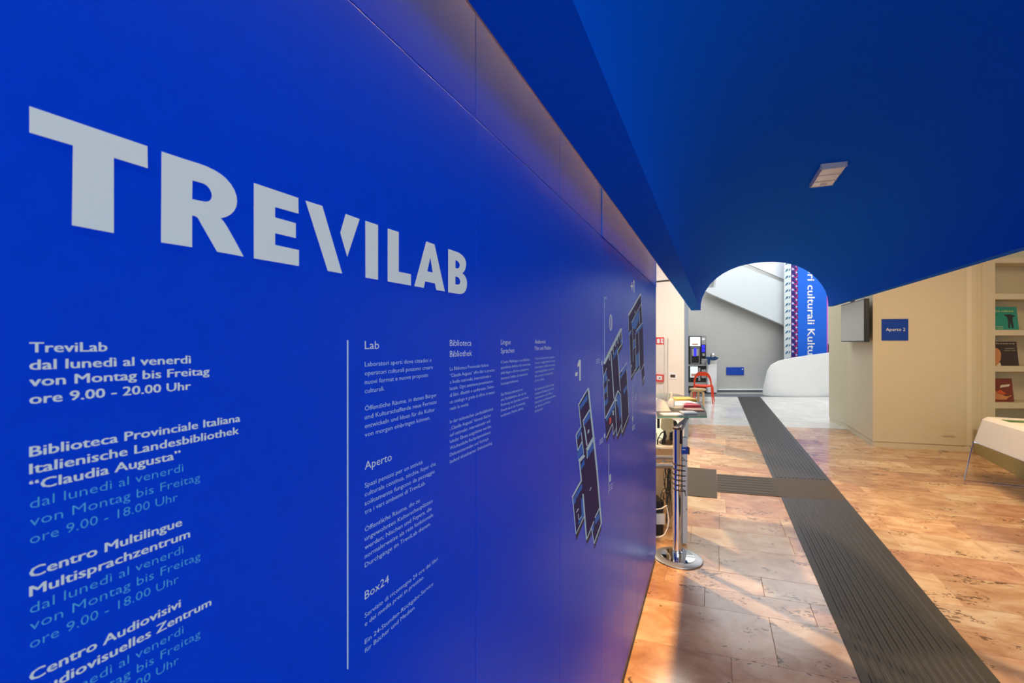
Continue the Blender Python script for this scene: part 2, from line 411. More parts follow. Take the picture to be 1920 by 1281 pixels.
# ---- lettering
def flat(name, polys, m, parent, lift=0.0002, thick=0.0001, label=None, holes=None):
    """printed / cut vinyl shape on the blue wall from outline points given in photo pixels"""
    bm = bmesh.new()
    for loops in polys:
        P = [[wl(x, y, lift) for x, y in lp] for lp in loops]
        flatp = [p for lp in P for p in lp]
        vv = [bm.verts.new(p) for p in flatp]
        for t in tessellate_polygon(P):
            try: bm.faces.new([vv[i] for i in t])
            except ValueError: pass
        off = 0
        for lp in P:
            n = len(lp); bb = [bm.verts.new(p-V*thick) for p in lp]
            for i in range(n):
                j = (i+1) % n; bm.faces.new([vv[off+i], vv[off+j], bb[j], bb[i]])
            off += n
    return bm_link(name, bm, m, parent, label)
def cr(ox, oy, s, pts): return [(ox+x/s, oy+y/s) for x, y in pts]
def smooth_loop(pts, sharp=()): return pts
c1 = lambda p: cr(40, 190, 4.928, p); c2 = lambda p: cr(290, 270, 5.336, p); c3 = lambda p: cr(560, 360, 5.818, p)
title = [
 ('T', [c1([(75,45),(1165,415),(1168,618),(855,522),(855,1218),(468,1145),(478,408),(75,288)])]),
 ('R', [c2([(70,75),(280,145),(430,192),(520,224),(600,263),(660,300),(715,345),(765,405),(800,465),(820,525),(825,575),(818,625),(795,670),(765,702),(725,725),(690,737),(660,743),(690,775),(720,820),(800,960),(890,1127),(625,1078),(540,930),(460,790),(440,752),(425,733),(405,722),(375,716),(375,1033),(65,985)]),
        c2([(378,365),(470,390),(505,405),(530,424),(552,452),(568,485),(573,515),(568,545),(555,565),(535,576),(500,578),(375,552)])]),
 ('E', [c2([(993,390),(1437,540),(1440,698),(1205,632),(1205,735),(1412,793),(1412,942),(1205,893),(1205,1010),(1444,1062),(1444,1222),(993,1145)])]),
 ('V', [c3([(75,95),(258,152),(475,890),(318,862)])]),
 ('V', [c3([(513,240),(666,295),(530,708),(455,447)])]),
 ('I', [c3([(728,315),(866,360),(866,958),(730,935)])]),
 ('L', [c3([(972,398),(1092,437),(1092,870),(1225,898),(1225,1021),(972,977)])]),
 ('A', [c3([(1393,540),(1482,573),(1595,1085),(1502,1070),(1487,998),(1380,976),(1365,1047),(1263,1028)]), c3([(1437,715),(1463,880),(1403,865)])]),
 ('B', [c3([(1632,622),(1700,645),(1745,662),(1785,690),(1812,725),(1826,765),(1826,805),(1815,850),(1802,872),(1785,887),(1805,905),(1822,930),(1834,965),(1837,1000),(1833,1045),(1820,1080),(1800,1103),(1775,1112),(1740,1112),(1632,1095)]),
        c3([(1710,745),(1728,751),(1745,766),(1756,785),(1757,808),(1751,825),(1735,837),(1710,830)]),
        c3([(1710,920),(1733,927),(1750,942),(1762,965),(1763,985),(1757,1003),(1742,1012),(1710,1008)])]),
]
for nm, loops in title:
    if nm == 'B': loops = [loops[0], loops[1], loops[2]]
    flat('title_letter', [loops], M['letter'], wall, label='large white title letter %s' % nm)

dg = bpy.context.evaluated_depsgraph_get
def text_mesh(s, bold=0.0):
    bold -= 0.010
    c = D.curves.new('t', 'FONT'); c.body = s; c.size = 1.0; c.offset = bold; c.resolution_u = 2; c.space_character = 1.0 + bold*0.6
    o = D.objects.new('t', c); COL.objects.link(o); bpy.context.view_layer.update()
    me = D.meshes.new_from_object(o.evaluated_get(bpy.context.evaluated_depsgraph_get()))
    D.objects.remove(o); D.curves.remove(c)
    return me
CAP = 0.729
def text_line(bm, s, xl, yl, xr, cap, bold=0.0, lift=0.0002):
    """one line of text set on the blue wall: left edge, baseline and right edge at photo pixels"""
    me = text_mesh(s, 0.0 if bold > 0.01 else bold)
    xs = [v.co.x for v in me.vertices]; x0, x1 = min(xs), max(xs)
    a, b = wl(xl, yl, lift), wl(xr, yl, lift); L_ = (b-a).dot(U)
    sx = L_/(x1-x0); sz = cap/CAP
    for k, (ox, oz) in enumerate([(0, 0), (0.030, 0.012), (-0.030, 0.012), (0.030, -0.012), (-0.030, -0.012)] if bold > 0.01 else [(0, 0)]):
        vv = [bm.verts.new(a + V*(k*0.00004) + U*((v.co.x-x0+ox)*sx) + UP*((v.co.y+oz)*sz)) for v in me.vertices]
        for p in me.polygons:
            try: bm.faces.new([vv[i] for i in p.vertices])
            except ValueError: pass
    D.meshes.remove(me)
def block(name, lines, xl, cap, m, bold=0.0, label=None):
    bm = bmesh.new()
    for s, yl, xr in lines: text_line(bm, s, xl, yl, xr, cap, bold)
    me = D.meshes.new(name); bm.to_mesh(me); bm.free()
    return link(name, me, m, wall, label)
def capw(px, x): return px*wl(x, 700).y/F
cb = capw(20.2, 57)
block('opening_hours', [("TreviLab", 661, 200.4), ("dal lunedì al venerdì", 693.8, 357), ("von Montag bis Freitag", 724.8, 392), ("ore 9.00 - 20.00 Uhr", 758, 357)], 56, cb, M['letter'], 0.016, 'bold white opening hours lettering at the top left')
block('opening_hours', [("Biblioteca Provinciale Italiana", 857, 450), ("Italienische Landesbibliothek", 889.4, 447), ("“Claudia Augusta”", 921, 337.6)], 56, cb, M['letter'], 0.016, 'bold white name of the provincial library')
block('opening_hours', [("dal lunedì al venerdì", 954.4, 343.7), ("von Montag bis Freitag", 988, 375.5), ("ore 9.00 - 18.00 Uhr", 1021, 333)], 56, cb, M['letter_blue'], 0.0, 'pale blue hours below the library name')
block('opening_hours', [("Centro Multilingue", 1084.5, 340.6), ("Multisprachzentrum", 1119.3, 355.5)], 56, cb, M['letter'], 0.016, 'bold white name of the multilingual centre')
block('opening_hours', [("dal lunedì al venerdì", 1151.8, 344), ("von Montag bis Freitag", 1184, 376), ("ore 9.00 - 18.00 Uhr", 1217.5, 334.6)], 56, cb, M['letter_blue'], 0.0, 'pale blue hours below the multilingual centre')
block('opening_hours', [("Centro Audiovisivi", 1279, 338), ("Audiovisuelles Zentrum", 1313, 395.3)], 56, cb, M['letter'], 0.016, 'bold white name of the audiovisual centre')
block('opening_hours', [("dal lunedì al venerdì", 1346, 344), ("von Montag bis Freitag", 1378, 376), ("ore 9.00 - 18.00 Uhr", 1411, 334.6)], 56, cb, M['letter_blue'], 0.0, 'pale blue hours below the audiovisual centre')
flat('divider_line', [[[(650.8, 638), (653.2, 638), (653.2, 1255), (650.8, 1255)]]], M['letter_pale'], wall, label='thin pale blue vertical rule')
ch = capw(16.4, 684); cp = capw(9.3, 684)
PB = 0.004
block('heading', [("Lab", 654.9, 711)], 684, ch, M['letter'], 0.006, 'heading Lab')
block('paragraph', [("Laboratori aperti dove cittadini e", 687.6, 808.9), ("operatori culturali possono creare", 704.4, 811.5), ("nuovi format e nuove proposte", 721.1, 802.8), ("culturali.", 737.7, 720.6)], 684, cp, M['letter_pale'], PB)
block('paragraph', [("Öffentliche Räume, in denen Bürger", 770.6, 818.6), ("und Kulturschaffende neue Formate", 786.8, 818.6), ("entwickeln und Ideen für die Kultur", 803.7, 815), ("von morgen einbringen können.", 820, 806.4)], 684, cp, M['letter_pale'], PB)
block('heading', [("Aperto", 881.7, 734.5)], 684, ch, M['letter'], 0.006, 'heading Aperto')
block('paragraph', [("Spazi pensati per un attività", 915.2, 792.4), ("culturale continua, nicchie, foyer che", 931.9, 817), ("solitamente fungono da passaggio", 948.7, 814.9), ("tra i vari ambienti di TreviLab.", 965, 797.7)], 684, cp, M['letter_pale'], PB)
block('paragraph', [("Öffentliche Räume, die zu", 997.8, 786.9), ("ungewohnten Kulturschauplätzen", 1014.9, 811), ("werden; Nischen und Foyers, die", 1031.5, 809.2), ("normalerweise als rein funktionale", 1047.9, 812), ("Durchgänge im TreviLab dienen.", 1064.8, 807.5)], 684, cp, M['letter_pale'], PB)
block('heading', [("Box24", 1125.2, 729)], 684, ch, M['letter'], 0.006, 'heading Box24')
block('paragraph', [("Servizio di riconsegna 24 ore dei libri", 1159.3, 820.8), ("e dei media presi in prestito.", 1175.4, 795)], 684, cp, M['letter_pale'], PB)
block('paragraph', [("Ein 24-Stunden-Rückgabe-Service", 1208.8, 812.3), ("für Bücher und Medien.", 1225.4, 778.3)], 684, cp, M['letter_pale'], PB)
block('heading', [("Biblioteca", 649, 884), ("Bibliothek", 669.7, 885)], 843.6, ch, M['letter'], 0.006, 'heading Biblioteca Bibliothek')
block('paragraph', [("La Biblioteca Provinciale Italiana", 695.1, 916), ("“Claudia Augusta” offre libri in prestito", 707.7, 927.6), ("a livello nazionale, internazionale e", 719.9, 921), ("locale. Ogni settimana presentazioni", 732.2, 924), ("di libri, dibattiti e conferenze. Online", 744.6, 925.8), ("un catalogo in grado di offrire in tempo", 757.3, 927.8), ("reale le novità.", 769.8, 879)], 843.6, cp, M['letter_pale'], PB)
block('paragraph', [("In der italienischen Landesbibliothek", 794.5, 924.8), ("„Claudia Augusta“ können Bücher", 807, 921), ("auf nationaler, internationaler und", 819.3, 919), ("lokaler Ebene ausgeliehen werden.", 831.7, 921.7), ("Wöchentliche Buchpräsentationen,", 844, 920.7), ("Diskussionsrunden und Vorträge.", 856.5, 916.6), ("laufend aktualisierter Onlinekatalog.", 869.4, 923)], 843.6, cp, M['letter_pale'], PB)
block('heading', [("Lingue", 646, 957.3), ("Sprachen", 662.6, 964.4)], 939.2, ch, M['letter'], 0.006, 'heading Lingue Sprachen')
block('paragraph', [("Il Centro Multilingue è una biblioteca", 681.9, 993.4), ("specialistica dedicata alla conoscenza", 692, 994.4), ("delle lingue e alla loro acquisizione", 702.2, 991.4), ("attraverso l'utilizzo di materiali per", 712.4, 989.8), ("l'autoapprendimento.", 722.5, 972.7)], 939.2, cp, M['letter_pale'], PB)
block('paragraph', [("Das Multisprachzentrum ist", 742.8, 980), ("eine Fachbibliothek, die sich der", 752.7, 987.3), ("Förderung von Sprachen und deren", 762.5, 991), ("Erwerb durch die Verwendung", 772.6, 984.7), ("modernster Medien widmet.", 782.4, 981.8)], 939.2, cp, M['letter_pale'], PB)
block('heading', [("Audiovisivi", 644.4, 1022.9), ("Film und Medien", 657, 1033)], 1003, ch, M['letter'], 0.006, 'heading Audiovisivi Film und Medien')
block('paragraph', [("Il Centro Audiovisivi mette a disposizione", 674.8, 1040), ("risorse e suggerimenti sul tema", 682.9, 1040.7), ("informazione e delle conoscenze", 691.2, 1040), ("cinematografiche e musicali", 699.5, 1038.7), ("film, concerti e documentari", 707.9, 1036.7), ("di arte e cultura.", 716.2, 1020.8)], 1003, cp, M['letter_pale'], PB)
block('paragraph', [("Das Audiovisuelle Zentrum fördert", 732.7, 1039), ("moderne Erziehung für die", 740.8, 1038), ("Information und offene", 749, 1036), ("Kulturfilme und Dokumentarfilme", 757.3, 1042), ("zur Kunst und Kultur", 765.6, 1032.6), ("Kulturzeit.", 773.7, 1018.4)], 1003, cp, M['letter_pale'], PB)

# ---- the three storey plans printed on the wall
def strip(p, q, wd):
    x0, y0 = p; x1, y1 = q; dx, dy = x1-x0, y1-y0; l = math.hypot(dx, dy) or 1
    nx, ny = -dy/l*wd/2, dx/l*wd/2
    # widen steep lines only sideways, so the stroke reads the same width on the wall
    return [(x0+nx, y0+ny), (x1+nx, y1+ny), (x1-nx, y1-ny), (x0-nx, y0-ny)]
def plan(conv, sc, base, blues, lines, shades, label, reds=()):
    p = flat('storey_plan', [[conv(base)]], M['plan_dark'], wall, lift=0.00025, label=label)
    flat('plan_shadow', [[conv(q)] for q in shades], M['plan_shade'], p, lift=0.00018)
    flat('plan_rooms', [[conv(q)] for q in blues], M['plan_blue'], p, lift=0.00038, label='mid blue wall faces of the plan')
    if reds: flat('plan_marker', [[conv(q)] for q in reds], M['red'], p, lift=0.0005, label='small red marker on the plan')
    flat('plan_outline', [[conv(strip(a, b, w_))] for a, b, w_ in lines], M['letter_pale'], p, lift=0.0006, label='pale outlines of the plan')
cA = lambda p: cr(1060, 720, 8.0, p); cC = lambda p: cr(1110, 580, 8.0, p); cE = lambda p: cr(1160, 520, 9.143, p)
plan(cA, 8, [(345,60),(200,310),(235,630),(160,770),(180,1010),(250,870),(275,1030),(205,1160),(235,1450),(105,1700),(160,2260),(275,1990),(318,2340),(390,2150),(430,2400),(540,2085),(470,1280),(430,850)],
 [[(215,330),(330,150),(335,240),(225,390)], [(270,570),(365,410),(370,510),(275,640)], [(170,790),(240,650),(240,730),(180,850)], [(180,1010),(255,880),(260,1030),(185,1140)],
  [(320,1030),(430,860),(430,960),(330,1120)], [(235,1220),(285,1120),(290,1210),(240,1290)], [(150,1660),(250,1490),(255,1560),(165,1720)], [(235,1730),(260,1700),(290,1900),(285,1960),(195,2120),(195,2070),(245,1960),(240,1850)],
  [(445,2030),(510,1930),(510,2020),(445,2120)], [(395,2160),(430,2100),(430,2190),(405,2230)], [(118,1720),(155,1660),(160,1760),(122,1830)]],
 [((345,60),(200,310),16), ((200,310),(235,640),12), ((345,60),(380,400),24), ((380,400),(430,850),26), ((430,850),(475,1290),26), ((475,1290),(540,2090),22), ((370,380),(265,560),16), ((268,560),(275,640),10), ((285,640),(325,930),18), ((430,800),(325,990),40), ((325,990),(328,1120),12),
  ((240,635),(160,770),14), ((160,770),(185,1000),12), ((185,1000),(255,860),14), ((240,730),(275,1050),10), ((285,1070),(205,1160),44), ((210,1150),(240,1450),20), ((240,1450),(105,1700),22), ((108,1700),(160,2255),12), ((160,2255),(280,1990),10),
  ((265,1650),(318,2340),20), ((318,2340),(430,2060),12), ((515,1860),(445,2010),14), ((540,2090),(430,2400),14), ((395,2170),(430,2400),12), ((345,690),(340,745),14), ((357,680),(352,730),10), ((390,1550),(365,1605),10), ((200,1870),(165,1930),10), ((195,1950),(200,2030),8), ((200,2040),(245,1990),8)],
 [[(160,2265),(280,2000),(280,2060),(165,2350)], [(318,2345),(395,2180),(395,2260),(318,2420)], [(430,2410),(540,2095),(540,2170),(430,2490)]], 'dark storey plan of the lower floor marked -1')
plan(cC, 8, [(440,290),(455,510),(385,620),(410,960),(515,900),(555,1570),(450,1870),(445,1750),(375,1910),(360,1790),(320,1890),(310,1710),(215,1930),(195,1640),(165,1160),(160,880),(240,640)],
 [[(165,1000),(215,900),(225,1050),(170,1130)], [(170,1220),(225,1130),(225,1240),(175,1290)], [(185,1390),(240,1320),(240,1400),(195,1460)], [(330,680),(380,560),(385,640),(310,770)], [(415,1000),(515,860),(515,900),(425,1050)],
  [(470,1210),(525,1130),(525,1190),(475,1280)], [(205,1640),(335,1380),(345,1460),(215,1690)], [(360,1260),(430,1300),(445,1560),(415,1680),(400,1500),(370,1420)], [(425,470),(450,430),(452,500),(430,520)]],
 [((440,290),(180,820),34), ((440,300),(455,510),8), ((455,510),(385,620),9), ((385,620),(425,1230),9), ((285,660),(330,1340),12), ((410,970),(520,800),8), ((350,450),(355,560),8), ((385,400),(390,520),8), ((415,340),(420,450),8), ((310,540),(325,680),8), ((260,640),(262,770),12), ((160,860),(195,1640),9), ((200,1640),(345,1350),14), ((345,1350),(390,1220),16), ((390,1220),(430,1290),14),
  ((430,1290),(450,1700),8), ((345,1350),(375,1910),8), ((215,1930),(310,1710),10), ((310,1710),(320,1890),8), ((320,1890),(360,1790),8), ((375,1910),(450,1710),8), ((445,1750),(450,1860),8), ((450,1860),(555,1580),8), ((520,900),(555,1570),6), ((225,1010),(232,1320),6), ((252,1050),(252,1080),12), ((318,1520),(318,1590),18), ((345,1340),(365,1380),34), ((220,880),(165,1060),7)],
 [[(215,1940),(310,1730),(312,1780),(215,2010)], [(320,1900),(360,1800),(360,1860),(320,1970)], [(375,1920),(445,1760),(445,1840),(378,1970)], [(450,1870),(555,1590),(555,1660),(455,1920)], [(385,630),(455,515),(455,570),(390,690)]], 'dark storey plan of the ground floor marked 0',
 reds=[[(260,1630),(290,1620),(290,1700),(262,1730)]])
plan(cE, 9.1, [(380,280),(390,450),(410,780),(430,1500),(445,1700),(410,1860),(395,1640),(365,1560),(300,1660),(295,1570),(215,1770),(165,700),(175,640)],
 [[(220,790),(350,560),(355,700),(290,900),(225,860)], [(180,940),(215,910),(215,980),(180,1010)], [(290,950),(405,780),(405,850),(290,990)], [(300,1340),(350,1270),(355,1500),(300,1600)], [(250,1110),(280,1060),(282,1200),(252,1240)]],
 [((380,280),(170,650),24), ((170,650),(170,920),6), ((390,450),(220,780),8), ((380,280),(405,780),5), ((405,780),(295,930),12), ((215,910),(180,960),6), ((180,960),(215,1710),6), ((215,1720),(295,1570),8), ((285,960),(300,1600),6), ((340,930),(365,1550),6), ((300,1650),(365,1550),8), ((240,860),(250,1450),5), ((430,1490),(370,1640),8), ((410,1800),(445,1690),8), ((350,560),(365,800),5), ((245,1100),(285,1060),6), ((255,1230),(285,1190),6), ((280,570),(280,620),8), ((222,1500),(222,1550),8)],
 [[(215,1720),(295,1580),(295,1610),(215,1790)], [(405,1800),(440,1720),(435,1800),(412,1880)]], 'dark storey plan of the upper floor marked +1')
# storey numbers and marker rules
cn = lambda p: cr(1050, 500, 4.574, p)
flat('storey_number', [[cn([(162,800),(178,800),(178,978),(165,978),(165,850),(150,862),(150,845)])], [cn([(132,908),(152,905),(150,938),(130,940)])]], M['letter'], wall, label='storey number -1')
def ell(cx, cy, rx, ry, n=24): return [(cx+rx*math.cos(2*math.pi*k/n), cy+ry*math.sin(2*math.pi*k/n)) for k in range(n)]
flat('storey_number', [[ell(1145.3, 605, 2.7, 15.5), ell(1145.3, 605, 1.2, 12.5)]], M['letter'], wall, label='storey number 0')
flat('storey_number', [[[(1188, 525.8), (1189.4, 525.8), (1189.4, 549), (1188.2, 549), (1188.2, 531), (1187.2, 532), (1187.2, 530.5)]], [[(1182.8, 534.6), (1186.8, 534.6), (1186.8, 539), (1182.8, 539)]], [[(1184.4, 529), (1185.4, 529), (1185.4, 545), (1184.4, 545)]]], M['letter'], wall, label='storey number +1')
flat('marker_rule', [[[(1133.2, 556), (1133.8, 556), (1133.8, 682), (1133.2, 682)]]], M['letter_pale'], wall)
flat('marker_rule', [[[(1141.1, 833), (1141.8, 833), (1141.8, 926), (1141.1, 926)]]], M['letter_pale'], wall)
flat('marker_rule', [[[(1186.2, 722), (1186.6, 722), (1186.6, 806), (1186.2, 806)]]], M['letter_pale'], wall)
def ticks(name, x0, y0, x1, y1, n, dy, wd=0.7, label=None):
    return flat(name, [[strip((x0, y0+dy*k), (x1, y1+dy*k), wd)] for k in range(n)], M['letter_pale'], wall, label=label)
for a in ((1134.2, 558, 1137.8, 557.2, 2, 2.4), (1117.5, 675, 1125, 673, 3, 3.4), (1123.5, 827, 1131, 820, 3, 3.6), (1142.5, 912, 1149, 906, 3, 4.2), (1185.5, 801, 1190.5, 796.5, 3, 3.2), (1191, 741.5, 1193.5, 740, 3, 4)):
    ticks('small_caption', *a, label='tiny illegible caption beside a plan')
flat('small_symbol', [[[(1127, 674), (1128.5, 679), (1130.5, 675), (1129, 681), (1131, 686), (1128.5, 683), (1127.2, 687), (1127.9, 681)]]], M['letter_pale'], wall)
flat('small_symbol', [[[(1132.5, 816), (1134.4, 812), (1135, 820), (1133.4, 823)]]], M['letter_pale'], wall)
flat('small_symbol', [[[(1142.3, 892), (1145.6, 888), (1146, 901), (1142.5, 904.5)]]], M['letter_pale'], wall)
flat('small_symbol', [[[(1185.3, 783), (1186.3, 779), (1187.2, 783), (1187, 789), (1186, 792), (1185.5, 788)]]], M['letter_pale'], wall)

# ---- blue bulkhead and vault
SE = 7.19                                             # end of the vault, along the corridor
ZS = 2.056
DA = -0.300; DB = -0.172
bm = bmesh.new()
prism(bm, [DV(DA, S0, ZS), DV(DB, S0, ZS), DV(DB, S0, ZS+0.2), DV(DB-0.04, S0, 3.9), DV(DA, S0, 3.9)], U*(SE-S0))
bk = bm_link('trim_2', bm, M['blue_paint']); props(bk, kind='structure', label='blue bulkhead between information wall and vault')
prof = [(-0.172, 2.056), (-0.170, 2.15), (-0.150, 2.24), (-0.106, 2.337), (-0.045, 2.43), (0.042, 2.515), (0.125, 2.575), (0.216, 2.622), (0.32, 2.66), (0.426, 2.685), (0.53, 2.697), (0.63, 2.702), (0.747, 2.698), (0.83, 2.687), (0.912, 2.668), (0.98, 2.645), (1.05, 2.612), (1.12, 2.57), (1.19, 2.51), (1.255, 2.44), (1.31, 2.36), (1.35, 2.28), (1.373, 2.20), (1.382, 2.12), (1.384, 2.062)]
def outer(p, i):
    a = prof[max(i-1, 0)]; b = prof[min(i+1, len(prof)-1)]; t = Vector((b[0]-a[0], b[1]-a[1])).normalized(); n = Vector((-t.y, t.x))
    return (p[0]+n.x*0.055, p[1]+n.y*0.055)
bm = bmesh.new()
inner = prof; outr = [outer(p, i) for i, p in enumerate(prof)]
outr[0] = (-0.235, 2.057); outr[-1] = (1.440, 2.062)
rings = []
for s in (S0, SE):
    rings.append(([bm.verts.new(DV(d, s, z)) for d, z in inner], [bm.verts.new(DV(d, s, z)) for d, z in outr]))
(i0, o0), (i1, o1) = rings; n = len(prof)
for k in range(n-1):
    bm.faces.new([i0[k], i0[k+1], i1[k+1], i1[k]]); bm.faces.new([o0[k+1], o0[k], o1[k], o1[k+1]])
    bm.faces.new([i0[k+1], i0[k], o0[k], o0[k+1]]); bm.faces.new([i1[k], i1[k+1], o1[k+1], o1[k]])
bm.faces.new([i0[0], i1[0], o1[0], o0[0]]); bm.faces.new([i0[-1], o0[-1], o1[-1], i1[-1]])
vault = bm_link('ceiling', bm, M['blue_paint'], smooth=True); props(vault, kind='structure', label='blue barrel vault over the corridor')
def vault_hit(px, py):
    r = Vector(((px-CX)/F, 1, (CY-py)/F)); best = None
    rd, rs = r.dot(V), r.dot(U)
    for (d0, z0), (d1, z1) in zip(prof, prof[1:]):
        # t*rd = d0+k(d1-d0), EYE+t*r.z = z0+k(z1-z0)
        a, b = rd, -(d1-d0); c_, e = r.z, -(z1-z0); det = a*e-b*c_
        if abs(det) < 1e-9: continue
        t = (d0*e-b*(z0-EYE))/det; k_ = (a*(z0-EYE)-c_*d0)/det
        if t > 0 and -0.001 <= k_ <= 1.001 and (best is None or t < best[0]): best = (t, (d0, z0, d1, z1), k_)
    t, (d0, z0, d1, z1), k_ = best
    tang = (V*(d1-d0)+UP*(z1-z0)).normalized(); nrm = U.cross(tang); nrm = nrm if nrm.z < 0 else -nrm
    return r*t+Vector((0,0,EYE)), tang, nrm

# warm light in the slot between blue wall and bulkhead (a continuous lamp high in the slot)
SLOT = []
def slot_light():
    e = empty('cove_lamp', DV(-0.345, 1.6, 2.88), 0, 'warm strip lamp in the slot above the blue wall', 'lamp')
    bm = bmesh.new(); box(bm, DV(-0.343, 1.2, 2.88), (0.05, 4.9, 0.03), CA); bm_link('lamp_housing', bm, M['white'], e)
slot_light()
l = area('cove_light', DV(-0.343, 1.2, 2.86), DV(-0.343, 1.2, 0), 0.04, 4.8, 330, (1.0, 0.55, 0.16), 140)
l.rotation_euler = (Matrix((V, U, UP)).transposed() @ Matrix.Rotation(math.radians(-40), 3, 'Y')).to_euler()

# ---- cream wall behind the reception (left), far hall
E0 = W(1283, 700, 7.5); E0.z = 0
ld = Vector((-0.71, 0.704, 0)).normalized(); ln = Vector((-ld.y, ld.x, 0)); 
bm = bmesh.new(); prism(bm, [E0, E0+ld*1.5, E0+ld*1.5+Vector((0.02, 0.15, 0)), E0+Vector((0.0, 0.12, 0))], (0, 0, 3.1)); cw = bm_link('wall_back', bm, M['cream_left']); props(cw, kind='structure', label='cream wall behind the reception counter')
zt = W(1240, 527, 7.75).z
bm = bmesh.new(); box(bm, E0+ld*0.6+Vector((-0.006, -0.006, zt)), (1.1, 0.012, 0.022), (ld, Vector((ld.y, -ld.x, 0)), UP)); ti = bm_link('trim_3', bm, M['dark_line']); props(ti, kind='structure', label='thin dark joint across the cream wall')
bm = bmesh.new(); prism(bm, [E0+Vector((0.001, -0.01, 0)), E0+Vector((0.064, -0.01, 0)), E0+Vector((0.064, 0.12, 0)), E0+Vector((0.001, 0.12, 0))], (0, 0, 3.1)); dj = bm_link('door_1', bm, M['grey_glass']); props(dj, kind='structure', label='edge of an open grey glass door beside the cream wall')

bm = bmesh.new(); prism(bm, [DV(1.45, -1.0, 3.42), DV(9.5, -1.0, 3.42), DV(9.5, 8.6, 3.42), DV(1.45, 8.6, 3.42)], (0, 0, 0.1)); sc2 = bm_link('trim_6', bm, M['hall_white']); props(sc2, kind='structure', label='flat ceiling of the side room')
bm = bmesh.new(); prism(bm, [DV(7.5, -1.0, 0), DV(7.6, -1.0, 0), DV(7.6, 8.0, 0), DV(7.5, 8.0, 0)], (0, 0, 3.4)); sc3 = bm_link('wall_side', bm, M['cream']); props(sc3, kind='structure', label='outer wall of the side room')
bm = bmesh.new(); box(bm, DV(-0.3035, 1.2, 2.95), (0.005, 5.2, 1.78), CA); ln_ = bm_link('trim_7', bm, M['warm_trim']); props(ln_, kind='structure', label='unseen warm board added inside the bulkhead for the blue wall to reflect')  # board added so the glossy wall mirrors a warm glow
ZF = 14.4
bm = bmesh.new(); box(bm, (6.4, ZF+0.1, 2.8), (15.0, 0.2, 5.6)); fw = bm_link('wall_far', bm, M['hall_grey']); props(fw, kind='structure', label='plastered back wall of the far hall, greyed for shade under the stair')  # grey carries the stair's shade; unseen left end added to stop the sun
bm = bmesh.new(); pts = [W(1250, 430, ZF-0.02), W(1780, 656, ZF-0.02), W(1780, 300, ZF-0.02), W(1250, 300, ZF-0.02)]
prism(bm, pts, (0, 0.015, 0)); uw = bm_link('trim_4', bm, M['hall_white']); props(uw, kind='structure', label='upper back wall of the far hall, whitened for brighter light')  # same back wall, its brighter light put into a paler colour
bm = bmesh.new(); box(bm, (8.5, ZF-0.015, 0.035), (11.0, 0.03, 0.07)); bb = bm_link('baseboard_far', bm, M['slate']); props(bb, kind='structure')
bm = bmesh.new(); box(bm, (8.5, ZF-0.02, 0.082), (11.0, 0.04, 0.024)); bb = bm_link('trim_5', bm, M['hall_white']); props(bb, kind='structure')
bm = bmesh.new(); box(bm, (7.0, 11.9, 5.65), (14.3, 6.0, 0.1)); rf = bm_link('sun_blocking_roof', bm, M['hall_white']); rf.name = 'ceiling_sun_block'; props(rf, kind='structure', label='unseen roof slab added over the far hall to block the sun')  # slab added out of view to keep sun off the cream block
bm = bmesh.new(); box(bm, (14.0, 8.0, 2.5), (0.2, 13.0, 5.4)); rw = bm_link('wall_right', bm, M['hall_white']); props(rw, kind='structure', label='plain white outer wall of the hall')
# stair flight: white inclined side
ZB = 14.12
st = [(1322, 545.5), (1330, 550), (1475, 612), (1600, 664.5), (1660, 689.5), (1660, 608), (1600, 584), (1475, 532.5), (1395, 500.5), (1343.5, 479), (1343, 521), (1341, 539), (1322, 540)]
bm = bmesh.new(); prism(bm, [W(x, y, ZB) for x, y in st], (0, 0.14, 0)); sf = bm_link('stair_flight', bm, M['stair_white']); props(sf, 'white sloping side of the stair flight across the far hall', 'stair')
# curved white parapet
par = [(1431.5, 738, 1431.5), (1436, 738, 1440), (1447, 738.5, 1447), (1461, 739, 1461), (1475, 739, 1476), (1497, 739, 1497), (1525, 739, 1525), (1553, 739, 1553.5), (1587, 739, 1587), (1640, 739, 1640), (1700, 739, 1700)]
tops = [731, 695, 684.5, 677, 673.5, 669.5, 665.5, 662, 656.7, 650, 645]
bm = bmesh.new(); lo = []; hi = []; lo2 = []; hi2 = []
for k, ((xb, yb, xt), yt) in enumerate(zip(par, tops)):
    t = k/(len(par)-1); Z = 13.62 - 0.45*math.sin(t*math.pi*0.9)
    Zb = EYE*F/(738.6-CY) if False else Z
    lo.append(bm.verts.new(((xb-CX)/F*Zb, Zb, 0.0)))
    Zt = Z+0.05
    hi.append(bm.verts.new(W(xt, yt, Zt))); hi2.append(bm.verts.new(W(xt, yt, Zt)+Vector((0.03, 0.10, 0)))); lo2.append(bm.verts.new(((xb-CX)/F*Zb+0.03, Zb+0.10, 0.0)))
for k in range(len(lo)-1):
    bm.faces.new([lo[k], lo[k+1], hi[k+1], hi[k]]); bm.faces.new([hi[k], hi[k+1], hi2[k+1], hi2[k]]); bm.faces.new([lo2[k+1], lo2[k], hi2[k], hi2[k+1]]); bm.faces.new([lo[k+1], lo[k], lo2[k], lo2[k+1]])
bm.faces.new([lo[0], hi[0], hi2[0], lo2[0]]); bm.faces.new([hi[-1], lo[-1], lo2[-1], hi2[-1]])
pp = bm_link('stair_parapet', bm, M['parapet'], smooth=True); props(pp, 'curved low white parapet in front of the lettered column', 'parapet')

